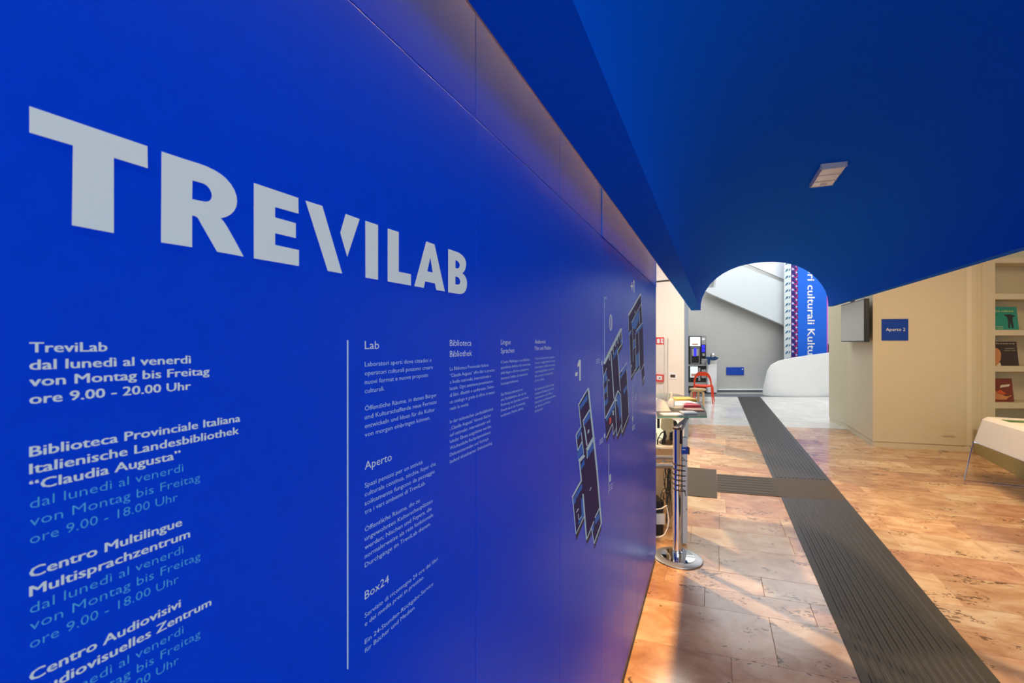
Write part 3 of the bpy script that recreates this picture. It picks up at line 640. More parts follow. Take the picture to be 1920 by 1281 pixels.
# banner column (a round column wrapped in printed fabric)
ZC = 13.93
bc = empty('banner_column', ((1514-CX)/F*ZC, ZC, 0), 0, 'tall blue printed banner column with white lettering in the far hall', 'banner')
bxm = (1514-CX)/F*ZC
zb0, zb1 = 0.3, 4.6
def bpt(px, z, off=0.0):                              # gently bowed cloth
    t = (px-1514)/41.0; return Vector(((px-CX)/F*ZC, ZC+0.06*t*t-off, z))
def bstrip(name, x0, x1, m, label=None, n=8):
    bm = bmesh.new(); f = []; b = []
    for k in range(n+1):
        x = x0+(x1-x0)*k/n
        f.append((bm.verts.new(bpt(x, zb0)), bm.verts.new(bpt(x, zb1)))); b.append((bm.verts.new(bpt(x, zb0, -0.03)), bm.verts.new(bpt(x, zb1, -0.03))))
    for k in range(n):
        bm.faces.new([f[k][0], f[k+1][0], f[k+1][1], f[k][1]]); bm.faces.new([b[k+1][0], b[k][0], b[k][1], b[k+1][1]])
        bm.faces.new([f[k][1], f[k+1][1], b[k+1][1], b[k][1]]); bm.faces.new([f[k+1][0], f[k][0], b[k][0], b[k+1][0]])
    bm.faces.new([f[0][0], f[0][1], b[0][1], b[0][0]]); bm.faces.new([f[n][1], f[n][0], b[n][0], b[n][1]])
    return bm_link(name, bm, m, bc, label, smooth=True)
bstrip('cloth', 1496.6, 1552.6, M['banner_blue'], 'bright blue cloth')
g1 = bstrip('pattern_band', 1473, 1484.4, M['banner_grey'], 'pale grey band with slanting teal dashes', 3)
g2 = bstrip('pattern_band', 1484.4, 1496.6, M['banner_navy'], 'navy band with red and pale lozenges', 3)
g3 = bstrip('edge_band', 1552.6, 1554.6, M['pink'], 'pink edge', 1)
def bq(bm, pts, off=0.004):
    bm.faces.new([bm.verts.new(bpt(x, W(x, y, ZC).z, off)) for x, y in pts])
bt, br_, bp_ = bmesh.new(), bmesh.new(), bmesh.new()
y = 440.0; pitch = 12.9; i = 0
while y < 690:
    bq(bt, [(1473.6, y+5.5), (1476.5, y), (1480, y-1.2), (1478, y+3.2)]); bq(bt, [(1479.6, y+3), (1481.4, y-0.5), (1483.6, y-1.5), (1482.0, y+3)])
    bq(bp_, [(1487.5, y-2.4), (1490, y), (1487.5, y+2.6), (1485, y)]); bq(bp_, [(1494, y+4), (1496, y+6.2), (1494, y+8.6), (1491.8, y+6.2)])
    bq(br_, [(1485, y-2.5), (1486, y-3.6), (1491.4, y+2.2), (1490.4, y+3.4)]); bq(br_, [(1491, y+4.2), (1495.4, y-0.6), (1496.4, y+0.6), (1492, y+5.2)]); bq(br_, [(1491, y+8.4), (1491.9, y+7.2), (1496.2, y+11), (1495.2, y+12.2)])
    y += pitch
bm_link('pattern_dashes', bt, M['banner_teal'], g1); bm_link('pattern_lozenges', bp_, M['banner_pale'], g2); bm_link('pattern_lines', br_, M['banner_red'], g2)
# lettering turned a quarter, reading downwards
me = text_mesh("Labori culturali Kulturlabore", 0.024)
xs = [v.co.x for v in me.vertices]
# 'ori culturali Kultur' must span 497..672 in the photograph
mref = text_mesh("Labori culturali Kultur", 0.024); ex = max(v.co.x for v in mref.vertices); mr1 = text_mesh("Lab", 0.024); sx0 = max(v.co.x for v in mr1.vertices)
z_top = W(1520, 500, ZC).z; z_bot = W(1520, 676, ZC).z; kx = (z_top-z_bot)/(ex-sx0)
bm = bmesh.new(); xb = 1514.2; xt = 1528.5                # baseline at left, capitals' top at right
def bx(h): return xb+(xt-xb)*h/CAP
vv = [bm.verts.new(bpt(bx(v.co.y), z_top-(v.co.x-sx0)*kx, 0.004)) for v in me.vertices]
for p in me.polygons:
    try: bm.faces.new([vv[i] for i in p.vertices])
    except ValueError: pass
me2 = D.meshes.new('lettering'); bm.to_mesh(me2); bm.free(); link('lettering', me2, M['white'], bc, 'white vertical lettering')

# ---- cream block on the right, with screen and sign
PA, PB_, PC, PD = fl(1588, 805.5), fl(1636.5, 838.4), fl(1808, 847.2), Vector((6.80, 6.50, 0))
CH = 3.4
def wallface(pl, th=0.0): pass
PC2 = Vector((6.72, 6.53, 0))
bm = bmesh.new()
inset = 0.02; pz = 0.09
loop = [PA, PB_, PC, PC+Vector((0.07, -0.06, 0)), PC+Vector((0.17, -0.13, 0)), Vector((7.4, 6.36, 0)), Vector((7.4, 8.9, 0)), PA+Vector((0.3, 0.9, 0))]
loop = [PA, PB_, PC, PC+Vector((0.03, -0.005, 0)), PC+Vector((0.07, -0.035, 0)), PC+Vector((0.13, -0.045, 0)), PC+Vector((0.20, -0.045, 0)), Vector((6.80, 6.7, 0)), Vector((6.80, 8.9, 0)), PA+Vector((0.3, 0.9, 0))]
prism(bm, [p+Vector((0, 0, pz)) for p in loop], (0, 0, CH-pz)); cwb = bm_link('wall_front', bm, M['cream']); props(cwb, kind='structure', label='cream wall block carrying the screen and the blue room sign')
bm = bmesh.new(); cen = Vector((6.2, 7.4, 0)); prism(bm, [p+(cen-p).normalized()*0.02 for p in loop], (0, 0, pz)); bb = bm_link('baseboard_right', bm, M['cream']); props(bb, kind='structure')
bm = bmesh.new(); sp = W(1779, 812.8, 6.62); box(bm, sp+Vector((0, -0.012, 0)), (0.15, 0.006, 0.018), (Vector((0.966, -0.257, 0)), Vector((0.257, 0.966, 0)), UP), 0.003)
fk = bm_link('floor_socket_plate', bm, M['cream'], cwb)
# room sign
fd = (PC-PB_).normalized(); fn = Vector((fd.y, -fd.x, 0))
def on_face(px, py, off=0.0):
    r = Vector(((px-CX)/F, 1, (CY-py)/F)); t = (PB_+fn*off).dot(fn)/r.dot(fn); return r*t+Vector((0, 0, EYE))
a, b, c_, d_ = on_face(1653.4, 599.4, 0.012), on_face(1703.2, 597, 0.012), on_face(1703.4, 637.8, 0.012), on_face(1653.6, 639.3, 0.012)
z0 = (c_.z+d_.z)/2; z1 = (a.z+b.z)/2
sg = empty('room_sign', (a+b)/2, 0, 'square blue wall sign reading Aperto 2', 'sign')
bm = bmesh.new(); prism(bm, [Vector((a.x, a.y, z0)), Vector((b.x, b.y, z0)), Vector((b.x, b.y, z1)), Vector((a.x, a.y, z1))], -fn*0.0115); bm_link('sign_plate', bm, M['sign_blue'], sg)
me = text_mesh("Aperto 2", 0.012); xs = [v.co.x for v in me.vertices]; x0, x1 = min(xs), max(xs)
ta = on_face(1661, 621.2, 0.0135); tb = on_face(1697.5, 619.8, 0.0135); Lx = (tb-ta).dot(fd)
bm = bmesh.new(); vv = [bm.verts.new(Vector((ta.x, ta.y, 1.743))+fd*((v.co.x-x0)/(x1-x0)*Lx)+UP*(v.co.y*0.050/CAP)) for v in me.vertices]
zc = on_face(1680, 620.8, 0.0135).z
for v in vv: v.co.z += zc-1.743
for p in me.polygons:
    try: bm.faces.new([vv[i] for i in p.vertices])
    except ValueError: pass
me2 = D.meshes.new('sign_lettering'); bm.to_mesh(me2); bm.free(); link('sign_lettering', me2, M['white'], sg, 'white words Aperto 2')

# screen on the block's corridor side
fd1 = (PA-PB_).normalized(); dface = PB_.dot(V); sB = PB_.dot(U)
tl = W(1577.8, 571.9, 8.11); tr = W(1620.3, 561.7, 6.857)
s_a, s_b = tr.dot(U), tl.dot(U); dsc = (tl.dot(V)+tr.dot(V))/2
tz0, tz1 = 1.592, 2.25
tv = empty('wall_screen', DV(dsc+0.03, (s_a+s_b)/2, tz0), 0, 'flat black framed television hanging on the cream wall block', 'television')
bm = bmesh.new(); box(bm, DV(dsc+0.03, (s_a+s_b)/2, (tz0+tz1)/2), (0.06, s_b-s_a, tz1-tz0), CA, 0.006); bm_link('casing', bm, M['black'], tv)
bm = bmesh.new(); box(bm, DV(dsc-0.0015, (s_a+s_b)/2, (tz0+tz1)/2), (0.004, s_b-s_a-0.06, tz1-tz0-0.04), CA); bm_link('display', bm, M['screen'], tv, 'display with the reflected hall painted in as grey')
bm = bmesh.new(); box(bm, DV((dsc+0.06+dface)/2, (s_a+s_b)/2, 1.95), (dface-dsc-0.062, 0.35, 0.35), CA); bm_link('wall_bracket', bm, M['black'], tv)
bm = bmesh.new(); box(bm, DV(dsc+0.03, (s_a+s_b)/2+0.1, tz1+0.03), (0.05, 0.10, 0.05), CA, 0.008); bm_link('camera_unit', bm, M['brown_dark'], tv)

# ---- bookcase on the right
ZK = 6.5
bk = empty('magazine_shelf', W(1905, 700, ZK).to_3d()*Vector((1,1,0)) if False else Vector((7.2, ZK, 0)), 0, 'cream built-in shelf with magazines standing on its shelves', 'shelf')
xl = (1866-CX)/F*ZK; xw0 = xl-0.135; xr_ = xl+0.95; dep = 0.36
bm = bmesh.new(); box(bm, ((xw0+xl)/2, ZK+dep/2, 1.75), (xl-xw0, dep, 3.3)); bm_link('side_panel', bm, M['cream'], bk)
bm = bmesh.new(); box(bm, (xr_+0.06, ZK+dep/2, 1.75), (0.12, dep, 3.3)); bm_link('side_panel', bm, M['cream'], bk)
bm = bmesh.new(); box(bm, ((xl+xr_)/2, ZK+dep-0.01, 1.75), (xr_-xl, 0.02, 3.3)); bm_link('back_panel', bm, M['cream'], bk)
bm = bmesh.new(); box(bm, ((xw0+xr_+0.12)/2, ZK+dep/2, 0.05), (xr_+0.12-xw0, dep, 0.1)); bm_link('plinth', bm, M['cream'], bk)
shz = []
for k, yc in enumerate((488, 556, 624, 692, 761, 829)):
    zc_ = EYE+(CY-yc)/F*ZK; th = 0.082; shz.append(zc_)
    bm = bmesh.new(); box(bm, ((xl+xr_)/2, ZK+dep/2-0.012, zc_), (xr_-xl-0.002, dep-0.024, th), None, 0.004); bm_link('shelf_board', bm, M['cream'], bk)
mags = []
def magazine(k, zc_, cover, w_, h_, x0_, label, draw):
    lean = 0.10; zb = zc_+0.041; o = Vector((x0_, ZK+0.10, zb)); upv = Vector((0, math.sin(lean), math.cos(lean))); rx = Vector((1, 0, 0)); nn = rx.cross(upv)
    nn = nn if nn.y < 0 else -nn
    mg = empty('magazine', (x0_+w_/2, ZK+0.13, zb), 0, label, 'magazine', 'magazines on the cream shelf')
    bm = bmesh.new(); prism(bm, [o, o+rx*w_, o+rx*w_+upv*h_, o+upv*h_], -nn*0.006); bm_link('cover', bm, cover, mg)
    def sh(nm, polys, m, off=0.0008, lab=None):
        bm = bmesh.new()
        for P in polys:
            pts = [o+rx*(x*w_)+upv*(y*h_)+nn*off for x, y in P]; vv = [bm.verts.new(p) for p in pts]
            for t in tessellate_polygon([pts]): bm.faces.new([vv[i] for i in t])
        bm_link(nm, bm, m, mg, lab)
    def tx(s, x, y, wd, hh, m, off=0.0012):
        me = text_mesh(s, 0.02); xs = [v.co.x for v in me.vertices]; a, b = min(xs), max(xs); bm = bmesh.new()
        vv = [bm.verts.new(o+rx*(x*w_+(v.co.x-a)/(b-a)*wd*w_)+upv*(y*h_+v.co.y/CAP*hh*h_)+nn*off) for v in me.vertices]
        for p in me.polygons:
            try: bm.faces.new([vv[i] for i in p.vertices])
            except ValueError: pass
        m2 = D.meshes.new('cover_text'); bm.to_mesh(m2); bm.free(); link('cover_text', m2, m, mg)
    draw(sh, tx)
teal = mat('teal_cover', (0.01, 0.30, 0.22), 0.35, noise=0.15, nscale=6); dark = mat('dark_cover', (0.035, 0.016, 0.012), 0.35, noise=0.3, nscale=9); rust = mat('rust_cover', (0.20, 0.03, 0.012), 0.35, noise=0.6, nscale=12)
skin = mat('printed_skin', (0.62, 0.26, 0.10), 0.4, noise=0.25, nscale=14); pale = mat('printed_pale', (0.70, 0.62, 0.48), 0.4); orng = mat('printed_orange', (0.62, 0.10, 0.02), 0.4)
limeg = mat('printed_lime', (0.60, 0.72, 0.28), 0.4)
def d1(sh, tx):
    sh('printed_figure', [[(0.66,0.08),(0.72,0.08),(0.74,0.35),(0.78,0.08),(0.84,0.08),(0.83,0.42),(0.84,0.55),(0.93,0.60),(0.82,0.66),(0.76,0.68),(0.55,0.66),(0.66,0.55),(0.68,0.40)]], M['black'], lab='printed dark standing figure')
    tx("Mostra cultura", 0.04, 0.78, 0.84, 0.09, limeg); tx("incontri", 0.04, 0.62, 0.34, 0.05, M['black']); tx("programma", 0.08, 0.12, 0.42, 0.06, limeg); tx("libri arte", 0.08, 0.04, 0.42, 0.05, limeg)
def d2(sh, tx):
    pts = [(0.06,0.0),(0.40,0.0),(0.37,0.16),(0.42,0.22),(0.44,0.36),(0.46,0.46),(0.44,0.62),(0.38,0.76),(0.24,0.82),(0.12,0.76),(0.06,0.60),(0.05,0.40),(0.10,0.22)]
    sh('printed_portrait', [pts], skin, lab='printed face in three-quarter view')
    sh('printed_hair', [[(0.05,0.55),(0.10,0.80),(0.24,0.88),(0.40,0.80),(0.44,0.64),(0.36,0.72),(0.22,0.75),(0.12,0.68)]], dark, 0.0011)
    sh('printed_jacket', [[(0.04,0.0),(0.14,0.16),(0.24,0.0)]], dark, 0.0011)
    sh('printed_collar', [[(0.26,0.0),(0.42,0.0),(0.40,0.14)]], pale, 0.0014)
    tx("Biblioteca", 0.04, 0.90, 0.9, 0.06, pale); tx("ottobre", 0.60, 0.70, 0.3, 0.04, pale); tx("cinema e libri", 0.56, 0.62, 0.4, 0.03, pale)
def d3(sh, tx):
    sh('printed_picture', [[(0.02,0.45),(0.12,0.62),(0.25,0.66),(0.30,0.52),(0.42,0.36),(0.70,0.24),(0.90,0.22),(0.94,0.30),(0.70,0.10),(0.36,0.10),(0.10,0.24)]], skin, lab='printed reclining arms in orange light')
    sh('printed_glow', [[(0.34,0.42),(0.60,0.30),(0.72,0.36),(0.52,0.52)], [(0.08,0.76),(0.2,0.88),(0.3,0.8),(0.2,0.7)]], orng, 0.0011)
    sh('printed_light', [[(0.50,0.60),(0.86,0.66),(0.92,0.76),(0.56,0.72)]], pale, 0.0012)
magazine(0, shz[2], teal, 0.45, 0.34, xl-0.004+0.006, 'green magazine cover with a dark figure, on the second shelf', d1)
magazine(1, shz[3], dark, 0.45, 0.35, xl+0.002, 'black magazine cover with a portrait face, on the middle shelf', d2)
magazine(2, shz[4], rust, 0.38, 0.34, xl+0.002, 'dark red and orange magazine cover on the shelf just above the table', d3)
# low panel platform in front of the shelf
bm = bmesh.new(); prism(bm, [fl(1826, 849), fl(1922, 901), Vector((7.9, 5.2, 0)), Vector((7.9, 6.49, 0)), Vector((6.65, 6.49, 0))], (0, 0, 0.34)); pl = bm_link('display_platform', bm, M['olive']); props(pl, 'low platform, olive for the shade on it, behind the white table, below the shelf', 'platform')

# ---- display table
tb = empty('display_table', (5.4, 4.7, 0), 0, 'long white display table on thin chrome sled frame', 'table')
tF = fl(1808, 901.5); c0 = W(1825.5, 828, 5.29); c1_ = W(1837.5, 779, 5.33)
Ln = 2.1; Wd = 0.60
def tpt(base, along, across): return base - U*along + V*across
sl1 = (c0-tF); 
def tb_side(base, al, ac): return tpt(base, al, ac)
mirr = lambda base, al: base  # near/far symmetrical
topz = c1_.z
bm = bmesh.new()
dx = (c1_-c0).dot(V)
prof_t = [(0, c0.z), (dx*0.8, topz-0.035), (dx+0.012, topz-0.010), (dx+0.035, topz), (Wd-0.035, topz), (Wd-0.0, topz-0.03), (Wd+dx, c0.z), (Wd+dx-0.02, c0.z), (Wd-0.03, topz-0.04), (dx+0.03, topz-0.03), (0.02, c0.z)]
org = Vector((c0.x, c0.y, 0))
prism(bm, [org+V*a_+UP*z_ for a_, z_ in prof_t], -U*Ln); bm_link('table_top', bm, M['table_white'], tb, smooth=False)
bm = bmesh.new(); prism(bm, [org+V*a_+UP*z_ for a_, z_ in prof_t[:7]], -U*0.015); bm_link('end_panel', bm, M['table_white'], tb)
for al in (0.0, Ln):
    o_ = tF-U*al; bm = bmesh.new(); r_ = 0.007; up_ = org-U*al
    tube(bm, [up_+UP*(c0.z+0.0), o_+UP*0.012, o_+V*0.02+UP*0.008, o_+V*(Wd+0.2)+UP*0.008, o_+V*(Wd+0.22)+UP*0.012, up_+V*(Wd+dx)+UP*c0.z], r_, 8)
    bm_link('sled_leg', bm, M['chrome'], tb)
bm = bmesh.new(); tube(bm, [org+UP*(c0.z-0.004)+V*0.004, org-U*Ln+UP*(c0.z-0.004)+V*0.004], 0.006, 8); bm_link('frame_rail', bm, M['chrome'], tb)
mcol = [('green and white booklet lying at the far end of the white table', (0.10, 0.20, 0.07)), ('pale folded leaflet lying on the white table', (0.62, 0.55, 0.42)), ('orange red leaflet lying nearest on the white table', (0.70, 0.12, 0.03)), ('dark leaflet lying on the white table edge', (0.10, 0.06, 0.03))]
for k, (lb, colr) in enumerate(mcol):
    mm = mat('leaflet_%s' % ['green', 'pale', 'orange', 'dark'][k], colr, 0.4, noise=0.3, nscale=20)
    bm = bmesh.new(); p_ = org-U*(0.32+0.30*k)+V*(0.24+0.05*(k % 2))+UP*(topz+0.003)
    rot = R.uniform(-0.3, 0.3); ux = U*math.cos(rot)+V*math.sin(rot); vx = V*math.cos(rot)-U*math.sin(rot)
    box(bm, p_, (0.15, 0.21, 0.005), (ux, vx, UP)); props(bm_link('leaflet', bm, mm), lb, 'leaflet', 'leaflets on the white display table')

# ---- emergency light on the vault
hp, tang, nrm = vault_hit(1549, 332)
el = empty('emergency_light', hp, 0, 'small cream emergency light fixed on the blue vault', 'lamp')
Hh = 0.05; Zl = 2.964; cc = W(1551, 332.6, Zl)
sX, sY = 0.130, 0.375; ex_, ey_, nrm = V, U, Vector((0, 0, -1))
Hh = 0.030
AX = (ex_, ey_, nrm)
bm = bmesh.new(); box(bm, cc-nrm*(Hh*0.5+0.004), (sX*0.97, sY*0.97, Hh), AX, 0.006); bm_link('housing', bm, M['lamp_housing'], el)
for k, (f0, f1) in enumerate(((0.02, 0.34), (0.36, 0.68), (0.70, 0.98))):
    bm = bmesh.new(); box(bm, cc+ey_*(((f0+f1)/2-0.5)*sY)-nrm*0.006, (sX*0.94, (f1-f0)*sY, 0.014), AX, 0.004); bm_link('lens_panel', bm, M['lamp_lens'], el)
bm = bmesh.new(); lathe(bm, cc+ey_*(sY*0.36)+ex_*(sX*0.05)-nrm*0.002, [(0.0, 0.016), (0.016, 0.014), (0.020, 0.006), (0.020, 0)], 16, ex_, ey_, nrm); bm_link('status_cap', bm, M['lamp_lens'], el)

# ---- stanchion
sb = fl(1270, 1047); sb = Vector((sb.x+0.004, sb.y, 0))
stn = empty('barrier_post', sb, 0, 'chrome barrier post on round steel base at end of blue wall', 'post')
bm = bmesh.new(); lathe(bm, sb, [(0, 0.001), (0.168, 0.001), (0.172, 0.004), (0.170, 0.009), (0.160, 0.013), (0.118, 0.019), (0.0, 0.019)], 64); bm_link('base_plate', bm, M['satin_steel'], stn, smooth=True)
bm = bmesh.new(); lathe(bm, sb, [(0.119, 0.018), (0.119, 0.0215), (0.116, 0.022), (0.0, 0.022)], 64); bm_link('mirror_disc', bm, M['mirror'], stn, 'polished mirror disc in base', smooth=True)
pc = sb+Vector((-0.006, 0.0, 0))
bm = bmesh.new(); lathe(bm, pc, [(0.034, 0.0225), (0.034, 0.05), (0.0295, 0.052), (0.0295, 0.955), (0, 0.955)], 40); bm_link('tube', bm, M['chrome'], stn, smooth=True)
bm = bmesh.new(); lathe(bm, pc, [(0.031, 0.953), (0.032, 0.957), (0.032, 0.966), (0.026, 0.969), (0, 0.970)], 40); bm_link('cap', bm, M['brown_dark'], stn, smooth=True)
bm = bmesh.new(); box(bm, pc+Vector((0.020, -0.020, 0.90)), (0.022, 0.02, 0.10), (Vector((0.7, 0.7, 0)), Vector((-0.7, 0.7, 0)), UP), 0.002); bm_link('belt_slot', bm, M['black'], stn)
# blue tag box with coiled cable hanging by the post
tgp = W(1283, 845, 3.42)
tg = empty('blue_lock_box', tgp, 0, 'small blue box on coiled black cable beside the barrier post', 'box')
bm = bmesh.new(); box(bm, tgp, (0.050, 0.028, 0.050), None, 0.003); bm_link('case', bm, M['sign_blue'], tg)
bm = bmesh.new(); box(bm, tgp+Vector((0.029, 0.0, 0.0)), (0.010, 0.034, 0.054), None, 0.001); bm_link('side_plate', bm, M['brown_dark'], tg)
bm = bmesh.new(); box(bm, tgp+Vector((-0.008, -0.0145, 0.010)), (0.024, 0.001, 0.005)); bm_link('print', bm, M['white'], tg)
bm = bmesh.new(); pts = [tgp+Vector((-0.02, 0, -0.02)), tgp+Vector((-0.035, -0.01, -0.03))]
for k in range(90):
    a = k/90; th = a*2*math.pi*6.5; z = tgp.z-0.06-a*0.24
    pts.append(Vector((pc.x+0.012, pc.y-0.002, z))+Vector((math.cos(th)*0.048, math.sin(th)*0.040, 0)))
pts += [W(1279, 915, 3.35), W(1284, 922, 3.35), W(1286, 930, 3.36)]
tube(bm, pts, 0.0028, 6); bm_link('coiled_cable', bm, M['rubber_black'], tg, smooth=True)

# ---- reception counter
rc = empty('reception_counter', (1.25, 4.0, 0), 0, 'glass topped reception counter at the end of the blue wall', 'counter')
zt = 1.0
def cpx(px, py, z=1.0): return fl(px, py, z)
edge = [cpx(1325, 783.5), cpx(1324, 775), cpx(1319.5, 765), cpx(1313, 758.5), cpx(1305, 753), cpx(1295, 748), cpx(1283, 744), cpx(1268, 740.8), cpx(1250, 739.3)]
gpts = [Vector((cpx(1225, 783.5).x-0.02, cpx(1225, 783.5).y+0.02, zt)), ] + edge + [Vector((1.02, 5.0, zt))]
gpts = [Vector((1.14, 3.57, zt))] + edge + [Vector((1.60, 5.2, zt))]
bm = bmesh.new(); prism(bm, gpts, (0, 0, 0.012)); bm_link('glass_top', bm, M['glass_green'], rc, 'green tinted glass top')
bm = bmesh.new(); a_, b_ = gpts[0], gpts[1]; prism(bm, [a_+Vector((0,-0.0035,0.0005)), b_+Vector((0,-0.0035,0.0005)), b_+Vector((0,-0.0005,0.0005)), a_+Vector((0,-0.0005,0.0005))], (0, 0, 0.011)); bm_link('glass_edge', bm, M['glass_edge'], rc, 'polished green front edge')
bm = bmesh.new()
for p, q in zip(gpts[1:-1], gpts[2:-1]):
    d = (q-p).normalized(); n_ = Vector((d.y, -d.x, 0)); prism(bm, [p+n_*0.0005, q+n_*0.0005, q+n_*0.003, p+n_*0.003], (0, 0, 0.011))
bm_link('glass_edge', bm, M['glass_edge'], rc, 'curved green glass edge')
lp = fl(1284.5, 1022); lx = lp.x; ly = lp.y
bm = bmesh.new(); box(bm, (lx, ly+0.02, 0.4275), (0.038, 0.04, 0.835), None, 0.002); bm_link('leg', bm, M['alu'], rc, 'pale aluminium front leg')
bm = bmesh.new(); box(bm, (lx-0.034, ly+0.03, 0.44), (0.026, 0.04, 0.86), None, 0.002); bm_link('leg', bm, M['alu_dark'], rc, 'darker grey leg behind')
for zz in (0.66, 0.28):
    bm = bmesh.new(); lathe(bm, (lx+0.012, ly-0.001, zz), [(0, 0), (0.004, 0.0), (0.004, 0.003)], 8, Vector((1,0,0)), UP, Vector((0,-1,0))); bm_link('screw', bm, M['black'], rc)
top_b = W(1286.5, 786.5, 3.62)
for q in ((1263, 804, 3.66), (1277, 808, 3.62)):
    bm = bmesh.new(); p_ = W(*q); d = (top_b-p_); L2 = d.length; d.normalize(); sd = d.cross(Vector((0, 1, 0))).normalized()
    box(bm, (top_b+p_)/2, (L2, 0.018, 0.016), (d, sd, d.cross(sd)), 0.001); bm_link('bracket_arm', bm, M['alu_dark'], rc)
bm = bmesh.new(); box(bm, top_b+Vector((0.002, 0, 0.006)), (0.03, 0.03, 0.012), None, 0.003); bm_link('bracket_pad', bm, M['alu_dark'], rc)
# worktop and rails
wz = 0.735
bm = bmesh.new(); prism(bm, [Vector((1.10, 3.66, wz)), Vector((1.300, 3.66, wz)), Vector((1.80, 4.9, wz)), Vector((1.3, 5.1, wz))], (0, 0, 0.014)); bm_link('worktop', bm, M['cream_left'], rc)
bm = bmesh.new(); tube(bm, [W(1224, 857, 3.6), W(1262, 857, 3.6)], 0.018, 12); bm_link('rail', bm, M['satin_steel'], rc, smooth=True)
bm = bmesh.new(); tube(bm, [W(1224, 872, 3.6), W(1262, 872, 3.6)], 0.026, 14); bm_link('rail', bm, M['satin_steel'], rc, smooth=True)
bm = bmesh.new(); tube(bm, [W(1244, 860, 3.6), W(1244, 870, 3.6)], 0.009, 8); bm_link('rail_spacer', bm, M['satin_steel'], rc)
bm = bmesh.new(); prism(bm, [Vector((1.13, 4.02, 0.002)), Vector((1.43, 3.88, 0.002)), Vector((1.44, 3.90, 0.002)), Vector((1.14, 4.04, 0.002))], (0, 0, 0.70)); bm_link('modesty_panel', bm, M['warm_trim'], rc, 'warm wooden panel below the worktop')
# counter things
def top_box(name, px0, px1, py, dz, depth, th, m, label, cat, rot=0.0, z=1.0125, lift=0.0, group=None):
    c = fl((px0+px1)/2, py, z); wd = (px1-px0)/F*c.y; bm = bmesh.new()
    ux = Vector((math.cos(rot), math.sin(rot), 0)); vx = Vector((-ux.y, ux.x, 0))
    box(bm, c+Vector((0, 0, th/2+lift)), (wd, depth, th), (ux, vx, UP), 0.0008); return props(bm_link(name, bm, m), label, cat, group)
GB = 'printed matter on the glass counter'
top_box('brochure', 1241, 1277, 778, 0, 0.10, 0.010, M['paper'], 'white brochure stack at the front left of the glass counter', 'brochure', 0.05, group=GB)
b2 = top_box('brochure', 1278, 1304, 774.5, 0, 0.10, 0.012, M['paper'], 'white and blue brochure at the front middle of the glass counter', 'brochure', 0.0, group=GB)
top_box('leaflet', 1284, 1315, 768, 0, 0.16, 0.008, M['salmon'], 'salmon leaflet below the red book on the glass counter', 'leaflet', -0.12, group=GB)
top_box('book', 1275.5, 1310, 764.5, 0, 0.10, 0.020, M['book_red'], 'small red book lying on the glass counter', 'book', -0.05, lift=0.0085, group=GB)
top_box('leaflet', 1272, 1302, 756, 0, 0.18, 0.010, M['paper'], 'white leaflet with red print behind the red book', 'leaflet', 0.1, group=GB)
rp = fl(1292, 756, 1.0228)
bm = bmesh.new(); box(bm, rp+Vector((0, 0, 0.0006)), (0.07, 0.05, 0.001), None); props(bm_link('leaflet', bm, M['book_red']), 'tiny red printed card on the white leaflet', 'leaflet', GB)
top_box('book', 1262, 1299, 750, 0, 0.20, 0.020, M['yellow'], 'yellow book at the back of the glass counter', 'book', 0.0, group=GB)
top_box('brochure', 1254, 1276, 763, 0, 0.20, 0.030, M['paper'], 'thick pile of white papers beside the clear screen', 'brochure', 0.1, group=GB)
# tent of white paper at left
c = fl(1241, 771.5, 1.0125); bm = bmesh.new()
prism(bm, [c+Vector((-0.075, 0, 0)), c+Vector((0.075, 0, 0)), c+Vector((0.04, 0.06, 0.085)), c+Vector((-0.02, 0.06, 0.105))], (0, 0.03, 0)); props(bm_link('leaflet_holder', bm, M['paper']), 'white sloping leaflet holder next to the blue wall end', 'leaflet holder')
# dispenser bottle
c = fl(1259.5, 763, 1.0435); c = Vector((c.x, c.y, 1.0435)); bt_ = empty('dispenser_bottle', c, 0, 'white dispenser bottle standing on the glass counter', 'bottle')
c = c+Vector((0.0,0.0,0.0))
bm = bmesh.new(); lathe(bm, c, [(0, 0), (0.022, 0), (0.025, 0.006), (0.025, 0.05), (0.020, 0.065), (0.010, 0.072), (0.010, 0.08), (0, 0.08)], 20); bm_link('body', bm, M['white'], bt_, smooth=True)
bm = bmesh.new(); lathe(bm, c, [(0, 0.08), (0.008, 0.08), (0.012, 0.09), (0.010, 0.115), (0.004, 0.128), (0, 0.13)], 14); bm_link('nozzle', bm, M['white'], bt_, smooth=True)
# clear protective screen
ac = empty('clear_screen', W(1240, 770, 4.0)*Vector((1,1,0)) if False else Vector((1.33, 4.08, 1.012)), 0, 'clear acrylic protective screen standing on the counter', 'screen')
xa, xb_ = (1226-CX)/F*4.08, (1252.5-CX)/F*4.08
bm = bmesh.new(); box(bm, ((xa+xb_)/2, 4.08, 1.345), (xb_-xa, 0.006, 0.57)); bm_link('sheet', bm, M['acrylic'], ac)
bm = bmesh.new(); box(bm, (xb_-0.002, 4.076, 1.345), (0.006, 0.010, 0.57)); bm_link('sheet_edge', bm, M['acrylic_edge'], ac)
bm = bmesh.new(); box(bm, (xb_-0.035, 4.076, 1.345), (0.003, 0.008, 0.57)); bm_link('sheet_edge', bm, M['acrylic_edge'], ac)
bm = bmesh.new(); box(bm, ((xa+xb_)/2, 4.08, 1.062), (xb_-xa-0.01, 0.012, 0.004)); bm_link('foot_rail', bm, M['acrylic_edge'], ac)
bm = bmesh.new(); box(bm, ((xa+xb_)/2, 4.08, 1.036), (xb_-xa-0.01, 0.05, 0.044), None, 0.004); bm_link('foot', bm, M['acrylic_edge'], ac)

